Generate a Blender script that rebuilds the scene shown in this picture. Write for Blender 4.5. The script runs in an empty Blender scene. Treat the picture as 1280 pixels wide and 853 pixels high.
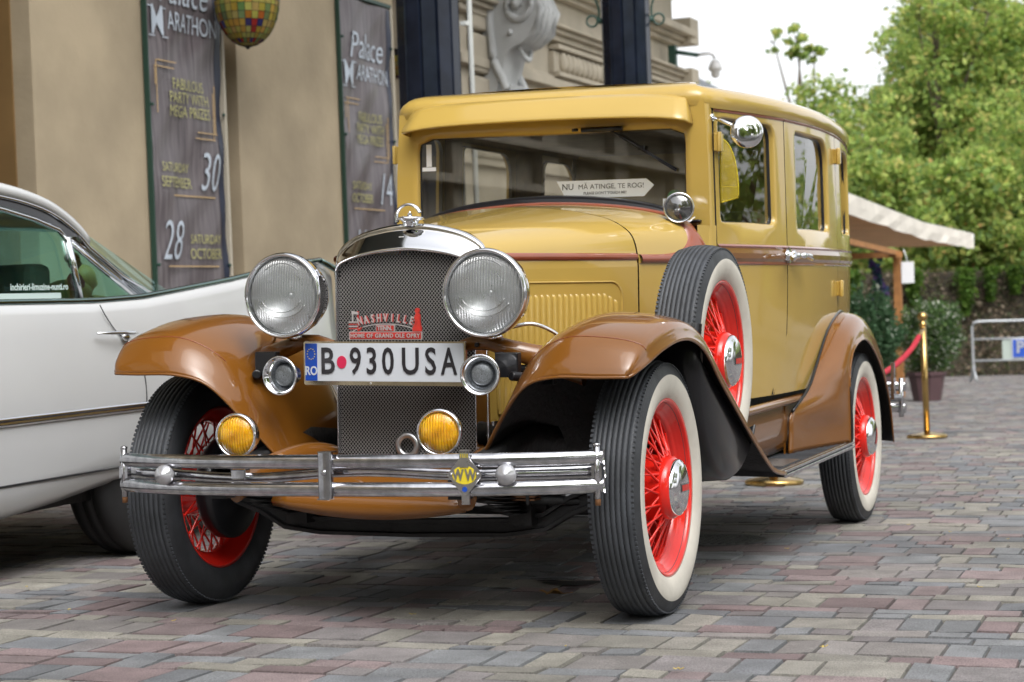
import bpy, bmesh, math, random
import numpy as np
from mathutils import Matrix, Vector
PI=math.pi
random.seed(7); rng=np.random.default_rng(7)
S=bpy.context.scene; COL=S.collection
# ---------------------------------------------------------------- camera, world, sun, exposure
cd=bpy.data.cameras.new('camera'); cam=bpy.data.objects.new('camera',cd); COL.objects.link(cam)
r_=(0.92833,0.37081,-0.02648); u_=(0.02735,0.0029,0.99962); f_=(-0.37075,0.9287,0.00745)
cam.matrix_world=Matrix(((r_[0],u_[0],-f_[0],2.3036),(r_[1],u_[1],-f_[1],-4.9732),(r_[2],u_[2],-f_[2],0.7421),(0,0,0,1)))
cd.sensor_width=36; cd.lens=64.91; cd.clip_start=.1; cd.clip_end=800
cd.dof.use_dof=True; cd.dof.focus_distance=5.25; cd.dof.aperture_fstop=5.6
S.camera=cam
W=bpy.data.worlds.new('World'); S.world=W; W.use_nodes=True
nt=W.node_tree; nt.nodes.clear()
sky=nt.nodes.new('ShaderNodeTexSky'); sky.sky_type='NISHITA'; sky.sun_disc=False
SUN_EL,SUN_AZ=math.radians(52),math.radians(138)      # azimuth clockwise from +Y
sky.sun_elevation=SUN_EL; sky.sun_rotation=SUN_AZ; sky.air_density=1.0; sky.dust_density=4.0; sky.ozone_density=1.0
hsv=nt.nodes.new('ShaderNodeHueSaturation'); hsv.inputs['Saturation'].default_value=.12; hsv.inputs['Value'].default_value=1.45
bg=nt.nodes.new('ShaderNodeBackground'); bg.inputs['Strength'].default_value=.15
wo=nt.nodes.new('ShaderNodeOutputWorld')
nt.links.new(sky.outputs[0],hsv.inputs['Color']); nt.links.new(hsv.outputs[0],bg.inputs[0]); nt.links.new(bg.outputs[0],wo.inputs[0])
sl=bpy.data.lights.new('sun','SUN'); sl.energy=.6; sl.angle=math.radians(50); sl.color=(1,.97,.92)
so=bpy.data.objects.new('sun',sl); COL.objects.link(so)
sd=Vector((math.sin(SUN_AZ)*math.cos(SUN_EL),math.cos(SUN_AZ)*math.cos(SUN_EL),math.sin(SUN_EL)))
so.rotation_euler=sd.to_track_quat('Z','Y').to_euler()
S.view_settings.view_transform='Standard'; S.view_settings.look='None'; S.view_settings.exposure=0.6; S.view_settings.gamma=1
S.view_settings.use_curve_mapping=False
S.render.resolution_x=1024; S.render.resolution_y=682
try:
    S.cycles.max_bounces=8; S.cycles.transparent_max_bounces=24; S.cycles.glossy_bounces=4; S.cycles.transmission_bounces=4; S.cycles.diffuse_bounces=3
    S.cycles.caustics_reflective=False; S.cycles.caustics_refractive=False
except Exception: pass
# ---------------------------------------------------------------- frames
O_=Vector((0,1.4,.40)); BETA=.027; GAM=.031
M1=Matrix(((math.cos(BETA),0,math.sin(BETA)),(0,1,0),(-math.sin(BETA),0,math.cos(BETA))))
M2=Matrix(((1,0,0),(0,math.cos(GAM),-math.sin(GAM)),(0,math.sin(GAM),math.cos(GAM))))
def about(M): return Matrix.Translation(O_)@M.to_4x4()@Matrix.Translation(-O_)
BODY=about(M1@M2)          # the car body leans a little on its springs
SLOPE=about(M2)            # the square slopes gently: true vertical against the paving
# ---------------------------------------------------------------- materials
MATS={}
def newmat(name):
    m=bpy.data.materials.new(name); m.use_nodes=True; MATS[name]=m
    return m,m.node_tree,m.node_tree.nodes['Principled BSDF']
def setp(b,**k):
    for a,v in k.items():
        a=a.replace('_',' ')
        if a in b.inputs: b.inputs[a].default_value=v
def pm(name,col,rough=.5,metal=0,coat=0,var=0,scale=6,bump=0,bscale=40,rvar=0,coat_rough=.03,col2=None,ior=1.5,detail=4,coord='Object'):
    m,t,b=newmat(name); setp(b,Base_Color=(*col,1),Roughness=rough,Metallic=metal,Coat_Weight=coat,Coat_Roughness=coat_rough,IOR=ior)
    N=t.nodes; L=t.links; tc=N.new('ShaderNodeTexCoord')
    if var or rvar or col2:
        nz=N.new('ShaderNodeTexNoise'); nz.inputs['Scale'].default_value=scale; nz.inputs['Detail'].default_value=detail
        L.new(tc.outputs[coord],nz.inputs['Vector'])
        if var or col2:
            mx=N.new('ShaderNodeMix'); mx.data_type='RGBA'
            c2=col2 if col2 else tuple(c*(1-var) for c in col); c1=col if col2 else tuple(min(1,c*(1+var*.6)) for c in col)
            mx.inputs[6].default_value=(*c1,1); mx.inputs[7].default_value=(*c2,1)
            rp=N.new('ShaderNodeMapRange'); rp.inputs[1].default_value=.35; rp.inputs[2].default_value=.65
            L.new(nz.outputs[0],rp.inputs[0]); L.new(rp.outputs[0],mx.inputs[0]); L.new(mx.outputs[2],b.inputs['Base Color'])
        if rvar:
            mr=N.new('ShaderNodeMapRange'); mr.inputs[3].default_value=rough-rvar; mr.inputs[4].default_value=rough+rvar
            L.new(nz.outputs[0],mr.inputs[0]); L.new(mr.outputs[0],b.inputs['Roughness'])
    if bump:
        n2=N.new('ShaderNodeTexNoise'); n2.inputs['Scale'].default_value=bscale; n2.inputs['Detail'].default_value=3
        L.new(tc.outputs[coord],n2.inputs['Vector']); bp=N.new('ShaderNodeBump'); bp.inputs['Strength'].default_value=bump; bp.inputs['Distance'].default_value=.01
        L.new(n2.outputs[0],bp.inputs['Height']); L.new(bp.outputs[0],b.inputs['Normal'])
        if coat and bump>.02: L.new(bp.outputs[0],b.inputs['Coat Normal'])
    if coat:
        setp(b,Specular_IOR_Level=.18); n3=N.new('ShaderNodeTexNoise'); n3.inputs['Scale'].default_value=7; n3.inputs['Detail'].default_value=7; n3.inputs['Roughness'].default_value=.7
        L.new(tc.outputs[coord],n3.inputs['Vector']); m3=N.new('ShaderNodeMapRange'); m3.inputs[1].default_value=.38; m3.inputs[2].default_value=.72; m3.inputs[3].default_value=coat_rough*.6; m3.inputs[4].default_value=coat_rough*3.2
        L.new(n3.outputs[0],m3.inputs[0]); L.new(m3.outputs[0],b.inputs['Coat Roughness'])
    return m
def thinglass(name,tint,gloss=(1,1,1),ior=1.5,rough=.0,extra=0.0,bumpfn=None):
    m=bpy.data.materials.new(name); m.use_nodes=True; t=m.node_tree; N=t.nodes; L=t.links; N.clear()
    tr=N.new('ShaderNodeBsdfTransparent'); tr.inputs[0].default_value=(*tint,1)
    gl=N.new('ShaderNodeBsdfGlossy'); gl.inputs[0].default_value=(*gloss,1); gl.inputs['Roughness'].default_value=rough
    # Schlick reflectance from the angle to the surface, the same from both sides of the pane
    ge=N.new('ShaderNodeNewGeometry'); dt=N.new('ShaderNodeVectorMath'); dt.operation='DOT_PRODUCT'; L.new(ge.outputs['Incoming'],dt.inputs[0]); L.new(ge.outputs['Normal'],dt.inputs[1])
    ab=N.new('ShaderNodeMath'); ab.operation='ABSOLUTE'; L.new(dt.outputs['Value'],ab.inputs[0])
    om=N.new('ShaderNodeMath'); om.operation='SUBTRACT'; om.inputs[0].default_value=1; L.new(ab.outputs[0],om.inputs[1])
    pw=N.new('ShaderNodeMath'); pw.operation='POWER'; pw.inputs[1].default_value=5; L.new(om.outputs[0],pw.inputs[0])
    fr=N.new('ShaderNodeMath'); fr.operation='MULTIPLY_ADD'; fr.inputs[1].default_value=.95; fr.inputs[2].default_value=.05; L.new(pw.outputs[0],fr.inputs[0])
    ad=N.new('ShaderNodeMath'); ad.operation='ADD'; ad.use_clamp=True; ad.inputs[1].default_value=extra
    mx=N.new('ShaderNodeMixShader'); o=N.new('ShaderNodeOutputMaterial')
    L.new(fr.outputs[0],ad.inputs[0]); L.new(ad.outputs[0],mx.inputs[0]); L.new(tr.outputs[0],mx.inputs[1]); L.new(gl.outputs[0],mx.inputs[2]); L.new(mx.outputs[0],o.inputs[0])
    if bumpfn: bumpfn(N,L,gl,fr,mx,o)
    MATS[name]=m; return m
YEL=pm('yellow_paint',(.48,.325,.075),.36,coat=1,bump=.012,bscale=14,var=.05,scale=1.5)
BRN=pm('ochre_paint',(.185,.068,.008),.34,coat=1,bump=.014,bscale=12,var=.08,scale=2)
MAR=pm('russet_paint',(.27,.07,.035),.3,coat=1,var=.1)
WHT=pm('white_paint',(.56,.57,.58),.3,coat=.9,bump=.01,bscale=8,var=.03,scale=2)
RED=pm('red_paint',(.70,.018,.010),.3,coat=.9,var=.05,scale=20)
CHR=pm('chrome',(.80,.81,.84),.06,metal=1,rvar=.04,scale=14,bump=.006,bscale=9)
CHW=pm('worn_chrome',(.56,.56,.59),.17,metal=1,rvar=.10,scale=30,var=.28,bump=.03,bscale=25,detail=6)
ALU=pm('aluminium',(.55,.55,.56),.3,metal=1,rvar=.1,scale=40)
GOLD=pm('brass',(.50,.34,.13),.2,metal=1,rvar=.08,scale=20,var=.1)
PGOLD=pm('pale_brass',(.60,.51,.36),.22,metal=1,rvar=.1,scale=30,var=.2)
RUB=pm('rubber',(.030,.032,.037),.55,rvar=.12,scale=12,var=.3,bump=.12,bscale=180)
RUBG=pm('tread_rubber',(.050,.055,.064),.58,rvar=.1,scale=9,var=.35,bump=.15,bscale=220)
WW=pm('whitewall',(.56,.53,.47),.6,var=.12,scale=9,bump=.06,bscale=160)
BLK=pm('black_underside',(.014,.014,.015),.6,var=.5,scale=12,bump=.3,bscale=60)
BLK2=pm('black_enamel',(.012,.012,.014),.28,coat=.4)
DARK=pm('dark_interior',(.035,.028,.022),.8,var=.3)
SEAT=pm('seat_cloth',(.14,.10,.065),.85,var=.3,scale=12,bump=.2)
WIRE=pm('grille_wire',(.25,.24,.235),.42,metal=.8)
GLS=thinglass('window_glass',(.93,.93,.90),ior=1.5,extra=.13)
GLT=thinglass('teal_glass',(.64,.84,.79),ior=1.5,extra=.05)
AMB_T=pm('amber_plastic',(.55,.40,.01),.2,coat=1)
setp(AMB_T.node_tree.nodes['Principled BSDF'],Alpha=.55)
def flute(N,L,gl,fr,mx,o):
    tc=N.new('ShaderNodeTexCoord'); wv=N.new('ShaderNodeTexWave'); wv.wave_type='BANDS'; wv.bands_direction='X'; wv.inputs['Scale'].default_value=38
    L.new(tc.outputs['Object'],wv.inputs['Vector']); bp=N.new('ShaderNodeBump'); bp.inputs['Strength'].default_value=.7; bp.inputs['Distance'].default_value=.004
    L.new(wv.outputs[0],bp.inputs['Height']); L.new(bp.outputs[0],gl.inputs['Normal'])
    df=N.new('ShaderNodeBsdfDiffuse'); df.inputs[0].default_value=(.62,.65,.66,1); L.new(bp.outputs[0],df.inputs['Normal']); m2=N.new('ShaderNodeMixShader'); m2.inputs[0].default_value=.26; L.new(mx.outputs[0],m2.inputs[1]); L.new(df.outputs[0],m2.inputs[2]); L.new(m2.outputs[0],o.inputs[0])
LENS=thinglass('fluted_glass',(.86,.88,.88),ior=1.5,rough=.10,extra=.16,bumpfn=flute)
LENS2=thinglass('clear_lens',(.9,.9,.88),ior=1.5,extra=.12,rough=.04)
def pm_amber():
    m=pm('amber_lens',(.95,.50,.012),.12,coat=1,col2=(.55,.24,.006),scale=22); b=m.node_tree.nodes['Principled BSDF']; N=m.node_tree.nodes; L=m.node_tree.links
    setp(b,Subsurface_Weight=.3); tc=N.new('ShaderNodeTexCoord'); wv=N.new('ShaderNodeTexWave'); wv.bands_direction='X'; wv.inputs['Scale'].default_value=40; wv.inputs['Distortion'].default_value=1.5
    L.new(tc.outputs['Object'],wv.inputs['Vector']); bp=N.new('ShaderNodeBump'); bp.inputs['Strength'].default_value=.5; bp.inputs['Distance'].default_value=.004
    L.new(wv.outputs[0],bp.inputs['Height']); L.new(bp.outputs[0],b.inputs['Normal']); return m
AMB=pm_amber()
PLW=pm('plate_white',(.60,.63,.68),.35); PLB=pm('plate_black',(.02,.018,.022),.4); PBLUE=pm('plate_blue',(.012,.07,.42),.4); PYEL=pm('plate_yellow',(.75,.6,.03),.5); PRED=pm('sticker_red',(.62,.02,.08),.5)
BRED=pm('badge_red',(.55,.035,.025),.4,var=.2,scale=60); BSIL=pm('badge_silver',(.62,.60,.60),.35,metal=.6)
PAPER=pm('white_card',(.86,.87,.90),.55)
# ---------------------------------------------------------------- mesh building
class MB:
    def __init__(s): s.v=[]; s.f=[]; s.m=[]; s.sm=[]
    def add(s,V,F,mi=0,smooth=True):
        o=len(s.v); s.v.extend([tuple(map(float,p)) for p in V]); s.f.extend([tuple(i+o for i in q) for q in F]); s.m.extend([mi]*len(F)); s.sm.extend([smooth]*len(F)); return s
    def grid(s,P,ci=False,cj=False,mi=0,smooth=True,flip=False):
        n=len(P); m=len(P[0]); V=[p for r in P for p in r]; F=[]
        for i in range(n if ci else n-1):
            for j in range(m if cj else m-1):
                a=i*m+j; b=i*m+(j+1)%m; c=((i+1)%n)*m+(j+1)%m; d=((i+1)%n)*m+j
                F.append((a,d,c,b) if flip else (a,b,c,d))
        return s.add(V,F,mi,smooth)
    def box(s,c,d,mi=0,rot=None,taper=None):
        x,y,z=[k/2 for k in d]; V=[Vector((sx*x,sy*y,sz*z)) for sz in(-1,1) for sy in(-1,1) for sx in(-1,1)]
        if taper: V=[Vector((v.x*(taper if v.z>0 else 1),v.y*(taper if v.z>0 else 1),v.z)) for v in V]
        if rot is not None: V=[rot@v for v in V]
        V=[v+Vector(c) for v in V]
        return s.add(V,[(0,2,3,1),(4,5,7,6),(0,1,5,4),(2,6,7,3),(0,4,6,2),(1,3,7,5)],mi,False)
    def lathe(s,prof,o=(0,0,0),axis='x',seg=32,mi=0,smooth=True,cap0=False,cap1=False,jit=None):
        # prof: (along, radius[, mat])
        rings=[]
        for k,q in enumerate(prof):
            a,r=q[0],q[1]; ring=[]
            for i in range(seg):
                t=2*PI*i/seg; aa=a+(jit[k]*(1 if i%2 else -1) if jit else 0)
                c,sn=r*math.cos(t),r*math.sin(t)
                p={'x':(aa,c,sn),'y':(c,aa,sn),'z':(c,sn,aa)}[axis]
                ring.append((p[0]+o[0],p[1]+o[1],p[2]+o[2]))
            rings.append(ring)
        base=len(s.v); V=[p for r in rings for p in r]
        s.v.extend(V)
        for k in range(len(prof)-1):
            mm=prof[k][2] if len(prof[k])>2 else mi
            for i in range(seg):
                a=base+k*seg+i; b=base+k*seg+(i+1)%seg
                s.f.append((a,b,b+seg,a+seg)); s.m.append(mm); s.sm.append(smooth)
        if cap0: s.f.append(tuple(base+i for i in range(seg))[::-1]); s.m.append(mi); s.sm.append(False)
        if cap1: s.f.append(tuple(base+(len(prof)-1)*seg+i for i in range(seg))); s.m.append(mi); s.sm.append(False)
        return s
    def tube(s,path,r,n=8,mi=0,caps=True,flat=1.0,up=(0,0,1),smooth=True):
        P=[Vector(p) for p in path]; rings=[]; R=r if isinstance(r,(list,tuple)) else [r]*len(P)
        for i,p in enumerate(P):
            t=(P[min(i+1,len(P)-1)]-P[max(i-1,0)]).normalized(); u=Vector(up)
            if abs(t.dot(u))>.97: u=Vector((0,1,0)) if abs(t.y)<.9 else Vector((1,0,0))
            a=t.cross(u).normalized(); b=a.cross(t).normalized()
            rings.append([tuple(p+a*math.cos(2*PI*k/n)*R[i]*flat+b*math.sin(2*PI*k/n)*R[i]) for k in range(n)])
        s.grid(rings,cj=True,mi=mi,smooth=smooth)
        if caps:
            for q,fl in((rings[0],True),(rings[-1],False)):
                o=len(s.v); s.v.extend(q); f=tuple(range(o,o+n)); s.f.append(f[::-1] if fl else f); s.m.append(mi); s.sm.append(False)
        return s
    def prism(s,pts,f0,f1,mi=0):
        # pts 2D outline, f0/f1 map (a,b)->3D for the two faces
        A=[f0(*q) for q in pts]; B=[f1(*q) for q in pts]; n=len(pts); o=len(s.v); s.v.extend([tuple(x) for x in A+B])
        s.f.append(tuple(range(o,o+n))); s.f.append(tuple(range(o+n,o+2*n))[::-1])
        for i in range(n): j=(i+1)%n; s.f.append((o+j,o+i,o+n+i,o+n+j))
        s.m.extend([mi]*(n+2)); s.sm.extend([False]*(n+2)); return s
    def sphere(s,c,r,mi=0,n=12,sc=(1,1,1)):
        prof=[(r*sc[2]*-math.cos(PI*k/n),max(1e-4,r*math.sin(PI*k/n))) for k in range(n+1)]
        b=len(s.v); s.lathe(prof,(0,0,0),'z',n*2,mi)
        for i in range(b,len(s.v)): x,y,z=s.v[i]; s.v[i]=(x*sc[0]+c[0],y*sc[1]+c[1],z+c[2])
        return s
    def xf(s,M,start=0):
        for i in range(start,len(s.v)): s.v[i]=tuple(M@Vector(s.v[i]))
        return s
    def build(s,name,mats,parent=None,recalc=True,bevel=0,solid=None,mat_off=0,loc=None,rot=None,mirror=False):
        me=bpy.data.meshes.new(name); V=s.v; F=s.f
        me.from_pydata(V,[],F)
        for m in (mats if isinstance(mats,(list,tuple)) else [mats]): me.materials.append(m)
        me.polygons.foreach_set('material_index',s.m); me.polygons.foreach_set('use_smooth',s.sm)
        if recalc:
            b=bmesh.new(); b.from_mesh(me); bmesh.ops.remove_doubles(b,verts=b.verts,dist=1e-5); bmesh.ops.recalc_face_normals(b,faces=b.faces); b.to_mesh(me); b.free()
        me.update(); o=bpy.data.objects.new(name,me); COL.objects.link(o)
        if parent: o.parent=parent
        if loc: o.location=loc
        if rot: o.rotation_euler=rot
        if solid is not None:
            md=o.modifiers.new('thickness','SOLIDIFY'); md.thickness=abs(solid); md.offset=-1 if solid>0 else 1; md.material_offset=mat_off
            md.use_even_offset=False
        if bevel:
            md=o.modifiers.new('edge','BEVEL'); md.width=bevel; md.segments=2; md.limit_method='ANGLE'; md.angle_limit=.6
            try: md.harden_normals=False
            except Exception: pass
        return o
def crom(P,n):
    P=[np.array(p,float) for p in P]; out=[]; N=len(P)
    for i in range(N-1):
        p0=P[i-1] if i>0 else 2*P[0]-P[1]; p1=P[i]; p2=P[i+1]; p3=P[i+2] if i+2<N else 2*P[-1]-P[-2]
        for k in range(n):
            t=k/n; out.append(.5*((2*p1)+(-p0+p2)*t+(2*p0-5*p1+4*p2-p3)*t*t+(-p0+3*p1-3*p2+p3)*t**3))
    out.append(P[-1]); return out
def smooth(G,ni,nj):
    G=[crom(r,nj) for r in G]; cols=[crom([G[i][j] for i in range(len(G))],ni) for j in range(len(G[0]))]
    return [[cols[j][i] for j in range(len(cols))] for i in range(len(cols[0]))]
def tag(o,label=None,cat=None,group=None,kind=None):
    if label: o['label']=label
    if cat: o['category']=cat
    if group: o['group']=group
    if kind: o['kind']=kind
    return o
def empty(name,loc=(0,0,0),parent=None,M=None):
    o=bpy.data.objects.new(name,None); COL.objects.link(o); o.empty_display_size=.2
    if parent: o.parent=parent
    o.location=loc
    if M is not None: o.matrix_local=M@Matrix.Translation(loc)
    return o
def copy_tree(o,parent=None):
    c=o.copy(); COL.objects.link(c)
    if parent: c.parent=parent
    for ch in list(o.children): copy_tree(ch,c)
    return c
def textmesh(s,size,extrude=.001,bold=0,sx=1,shear=0,align='CENTER',res=3,spacing=1,small=False):
    cu=bpy.data.curves.new('text','FONT'); cu.body=s; cu.size=size; cu.extrude=extrude; cu.offset=bold; cu.align_x=align; cu.align_y='CENTER'; cu.shear=shear; cu.resolution_u=res; cu.space_character=spacing
    o=bpy.data.objects.new('text',cu); COL.objects.link(o)
    dg=bpy.context.evaluated_depsgraph_get(); dg.update(); me=bpy.data.meshes.new_from_object(o.evaluated_get(dg))
    V=[(v.co.x*sx,v.co.y,v.co.z) for v in me.vertices]; F=[tuple(p.vertices) for p in me.polygons]
    bpy.data.objects.remove(o); bpy.data.curves.remove(cu); bpy.data.meshes.remove(me)
    return V,F
def putm(mb,s,size,fn,mi=0,**k):
    """text laid out in a plane; fn(x,y,z)->3D, z = out of the plane"""
    V,F=textmesh(s,size,**k); return mb.add([fn(*v) for v in V],F,mi,False)
# ================================================================ THE VINTAGE CAR
ROOT=Vector((0,1.4,0)); TR=Matrix.Translation(-ROOT)
car=empty('vintage_car',ROOT)
tag(car,'mustard yellow vintage sedan with ochre fenders, red wire wheels and whitewall tyres','car')
def bpart(mb,name,mats,parent=None,**k):
    o=mb.build(name,mats,parent or car,**k)
    if parent is None: o.matrix_local=TR@BODY
    return o
def wpart(mb,name,mats,**k):
    o=mb.build(name,mats,car,**k); o.location=-ROOT; return o
YW=[-.03,.75,1.15,1.30,1.5,1.8,2.2,2.6,3.0,3.2,3.4]; WWD=[.248,.457,.590,.622,.660,.700,.716,.708,.680,.655,.62]
_cs=None
def hw(y):
    return float(np.interp(y,YW,WWD)) if y<1.15 else float(np.mean([np.interp(y+d,YW,WWD) for d in (-.12,-.06,0,.06,.12)])) if y>1.3 else float(np.interp(y,YW,WWD))
def sx(y,z): return hw(y)-max(0,z-1.12)*.025-(max(0,1.05-z)/.5)**2*.02
DY=[1.1,1.5,1.9,2.4,2.8,3.0,3.15,3.25,3.35]; DZ=[1.601,1.607,1.612,1.616,1.612,1.604,1.588,1.565,1.53]
def drip(y): return float(np.interp(y,DY,DZ))
# ---- wheels
def wheel_set(parent):
    prof=[(-.046,.236),(-.060,.25),(-.070,.28),(-.0735,.30),(-.072,.322),(-.065,.340)]
    jit=[0]*6
    # tread with six zigzag grooves
    xs=np.linspace(-.052,.052,8)
    rr=lambda x:.3605-.010*(abs(x)/.055)**2.5
    tread=[(-.060,.347,0)]
    prof+=[(-.060,.347)]; jit.append(0)
    for i in range(8):
        a=xs[i]-.0062; b=xs[i]+.0062
        if i==0: a=-.0565
        if i==7: b=.0565
        prof+=[(a,rr(a),1),(b,rr(b),0)]; jit+=[.0009 if i else 0,.0009 if i<7 else 0]
        if i<7: prof+=[(b+.0003,rr(b)-.006,0),(xs[i+1]-.0065,rr(b)-.006,0)]; jit+=[.0009,.0009]
    prof+=[(.060,.347,0),(.066,.336,0),(.0715,.319,0),(.0728,.3165,2),(.0745,.30,2),(.0735,.28,2),(.066,.256,2),(.055,.243,0),(.046,.236,0)]; jit+=[0]*9
    m=MB(); m.lathe(prof,seg=288,jit=jit)
    # shoulder lugs
    for sgn in (-1,1):
        for k in range(150):
            t=2*PI*k/150; c,s=math.cos(t),math.sin(t)
            R=Matrix.Rotation(t,3,'X'); m.box(R@Vector((sgn*.0615,0,.3455))if False else (0,0,0),(.0095,.008,.004),1,rot=R)
            for i in range(len(m.v)-8,len(m.v)):
                v=m.v[i]; m.v[i]=(v[0]+sgn*.0590,v[1]-s*.3482,v[2]+c*.3482)
    tyre=m.build('tyre',[RUB,RUBG,WW],parent,recalc=False)
    m=MB(); m.lathe([(.058,.246),(.062,.251),(.060,.243),(.055,.2385),(.048,.2385),(.046,.231),(.040,.2305),(.038,.222),(.031,.221),(.028,.212),(.018,.205),(-.018,.205),(-.030,.222),(-.044,.226),(-.050,.236),(-.057,.240),(-.061,.250),(-.058,.246),(-.03,.242),(.03,.242),(.058,.246)],seg=72)
    m.lathe([(.020,.2045),(.010,.199),(-.010,.199),(-.02,.2045)],seg=72)
    rim=m.build('rim',RED,parent)
    m=MB()
    # hub shell: outer drum that flares towards the brake
    m.lathe([(.085,.062),(.084,.080),(.076,.088),(.060,.090),(.035,.091),(.010,.094),(-.015,.098),(-.035,.112),(-.045,.12),(-.05,.12),(-.052,.05)],seg=48,cap0=True)
    hub=m.build('hub',RED,parent)
    m=MB()
    for k in range(34):
        t=2*PI*k/34
        def P(x,r,a): return (x,r*math.cos(a),r*math.sin(a))
        for (x0,r0,d0,x1) in ((.060,.088,.32,.006),(.060,.088,-.32,.012)):
            if k%2==0: m.tube([P(x0,r0-.01,t),P(x1,.207,t+d0)],.0036,6)
        for (x0,r0,d0,x1) in ((-.030,.106,.22,-.008),(-.030,.106,-.22,-.012)):
            if k%2: m.tube([P(x0,r0-.01,t),P(x1,.207,t+d0)],.0031,6)
    for k in range(30):
        t=2*PI*k/30; m.sphere((.0,.202*math.cos(t+.15),.202*math.sin(t+.15)),.006,n=4)
    spokes=m.build('wire_spokes',RED,parent,recalc=False)
    m=MB(); m.lathe([(.074,.079),(.090,.0795),(.0945,.077),(.096,.072),(.1015,.068),(.1055,.055),(.109,.036),(.1105,.015),(.111,.001)],seg=56)
    cap=m.build('hub_cap',CHR,parent,recalc=False)
    m=MB()
    cx_=lambda a,b_:.1128-1.6*(a*a+b_*b_)
    for (a0,a1,hh,mi) in ((-.036,.036,.0085,0),):
        m.grid([[(cx_(a,v)+d,a,v) for v in (-hh,-hh*.3,hh*.3,hh)] for a in np.linspace(a0,a1,9) for d in (0,)],mi=mi)
    m.grid([[(cx_(a,v)-.0008,a,v) for v in (-.0120,0,.0120)] for a in np.linspace(-.041,.041,9)],mi=1)
    m.build('emblem',[BRED,CHW],cap)
    m=MB(); m.lathe([(-.050,.02),(-.050,.150),(-.062,.158),(-.10,.158),(-.108,.150),(-.115,.10),(-.13,.06),(-.14,.0)],seg=48)
    m.build('brake_drum',BLK2,parent)
WR=.3585
def wheel(x,y,z,rz,M=None,spin=0,src=None):
    w=empty('wheel',(0,0,0),car)
    w.matrix_local=TR@((M or Matrix())@Matrix.Translation((x,y,z))@Matrix.Rotation(rz,4,'Z')@Matrix.Rotation(spin,4,'X'))
    if src:
        for ch in src.children: copy_tree(ch,w)
    else: wheel_set(w)
    return w
w0=wheel(.7187,0,WR,.0195)
w1=wheel(-.7187,0,WR,PI+.0195,src=w0,spin=.3); w2=wheel(.7187,2.8457,WR,0,src=w0,spin=1.1); w3=wheel(-.7187,2.8457,WR,PI,src=w0,spin=2.0)
sp=wheel(.715,.612,.752,0,M=BODY,src=w0,spin=0); sp['label']='spare wheel carried upright in the front fender'
for ch in list(sp.children):
    if ch.name.startswith('brake_drum'): bpy.data.objects.remove(ch)
# black well that carries the lower half of the spare
SPX,SPY,SPZ=.715,.612,.752
m=MB(); R=[]
for t in np.linspace(math.radians(160),math.radians(322),46):
    c,s=math.cos(t),math.sin(t); dn=(.463,.886); ln=math.hypot(*dn); nx,ny=dn[0]/ln,dn[1]/ln   # chord under the fender tail
    k=(nx*(.25-SPY)+ny*(.775-SPZ))/min(-1e-3,(nx*c+ny*s)); ri=min(.365,max(.05,k))
    R.append([(x,SPY+rr*c,SPZ+rr*s) for x,rr in ((.625,ri),(.625,.355),(.645,.371),(.72,.376),(.785,.371),(.803,.355),(.803,ri))])
m.grid(R); bpart(m,'spare_wheel_well',BLK2)
# ---- front fenders
FS=[ # lip, shoulder, crown, crown2, in1, in2, in3
 [(.785,-.372,.754),(.775,-.386,.754),(.70,-.392,.753),(.58,-.388,.752),(.487,-.362,.722),(.40,-.320,.625),(.29,-.240,.470)],
 [(.800,-.355,.765),(.788,-.366,.785),(.70,-.374,.792),(.58,-.370,.790),(.483,-.340,.742),(.395,-.295,.635),(.288,-.218,.465)],
 [(.818,-.290,.792),(.800,-.305,.835),(.70,-.320,.855),(.58,-.315,.850),(.474,-.28,.785),(.385,-.24,.65),(.288,-.17,.46)],
 [(.826,-.180,.822),(.806,-.185,.868),(.70,-.195,.893),(.58,-.195,.888),(.465,-.18,.81),(.378,-.15,.66),(.290,-.11,.45)],
 [(.830,-.040,.841),(.811,-.040,.889),(.70,-.04,.913),(.58,-.04,.907),(.462,-.04,.82),(.378,-.04,.66),(.305,-.04,.46)],
 [(.830,.100,.833),(.811,.105,.880),(.70,.11,.905),(.58,.11,.900),(.464,.11,.82),(.388,.11,.66),(.330,.11,.46)],
 [(.830,.230,.791),(.813,.245,.832),(.70,.26,.860),(.58,.26,.855),(.478,.26,.79),(.41,.26,.65),(.365,.26,.46)],
 [(.830,.370,.706),(.815,.388,.740),(.70,.405,.768),(.59,.405,.764),(.505,.40,.715),(.45,.40,.61),(.42,.40,.46)],
 [(.829,.520,.627),(.815,.533,.656),(.70,.545,.680),(.60,.545,.676),(.535,.54,.64),(.50,.54,.56),(.48,.54,.45)],
 [(.828,.716,.523),(.815,.725,.547),(.70,.733,.565),(.615,.733,.562),(.57,.73,.535),(.55,.73,.49),(.54,.73,.43)],
 [(.827,.920,.421),(.815,.926,.440),(.70,.93,.453),(.63,.93,.451),(.605,.93,.438),(.595,.93,.415),(.59,.93,.39)],
 [(.825,1.06,.366),(.815,1.064,.379),(.70,1.066,.388),(.64,1.066,.387),(.615,1.066,.38),(.607,1.066,.37),(.60,1.066,.36)],
 [(.823,1.235,.337),(.815,1.236,.346),(.70,1.237,.350),(.64,1.237,.350),(.615,1.237,.347),(.607,1.237,.343),(.60,1.237,.338)]]
def fender(name,sec,sgn,nj=4,ni=4,roll=True):
    G=smooth(sec,ni,nj)
    if roll:
        G=[[r[0]+np.array([.0015,0,-.006]),r[0]+np.array([.004,0,-.002])]+[r[0]+np.array([.003,0,.003])]+r[1:] for r in G]
    m=MB(); m.grid([[(q[0]*sgn,q[1],q[2]) for q in r] for r in G],flip=(sgn>0))
    return m
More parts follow.
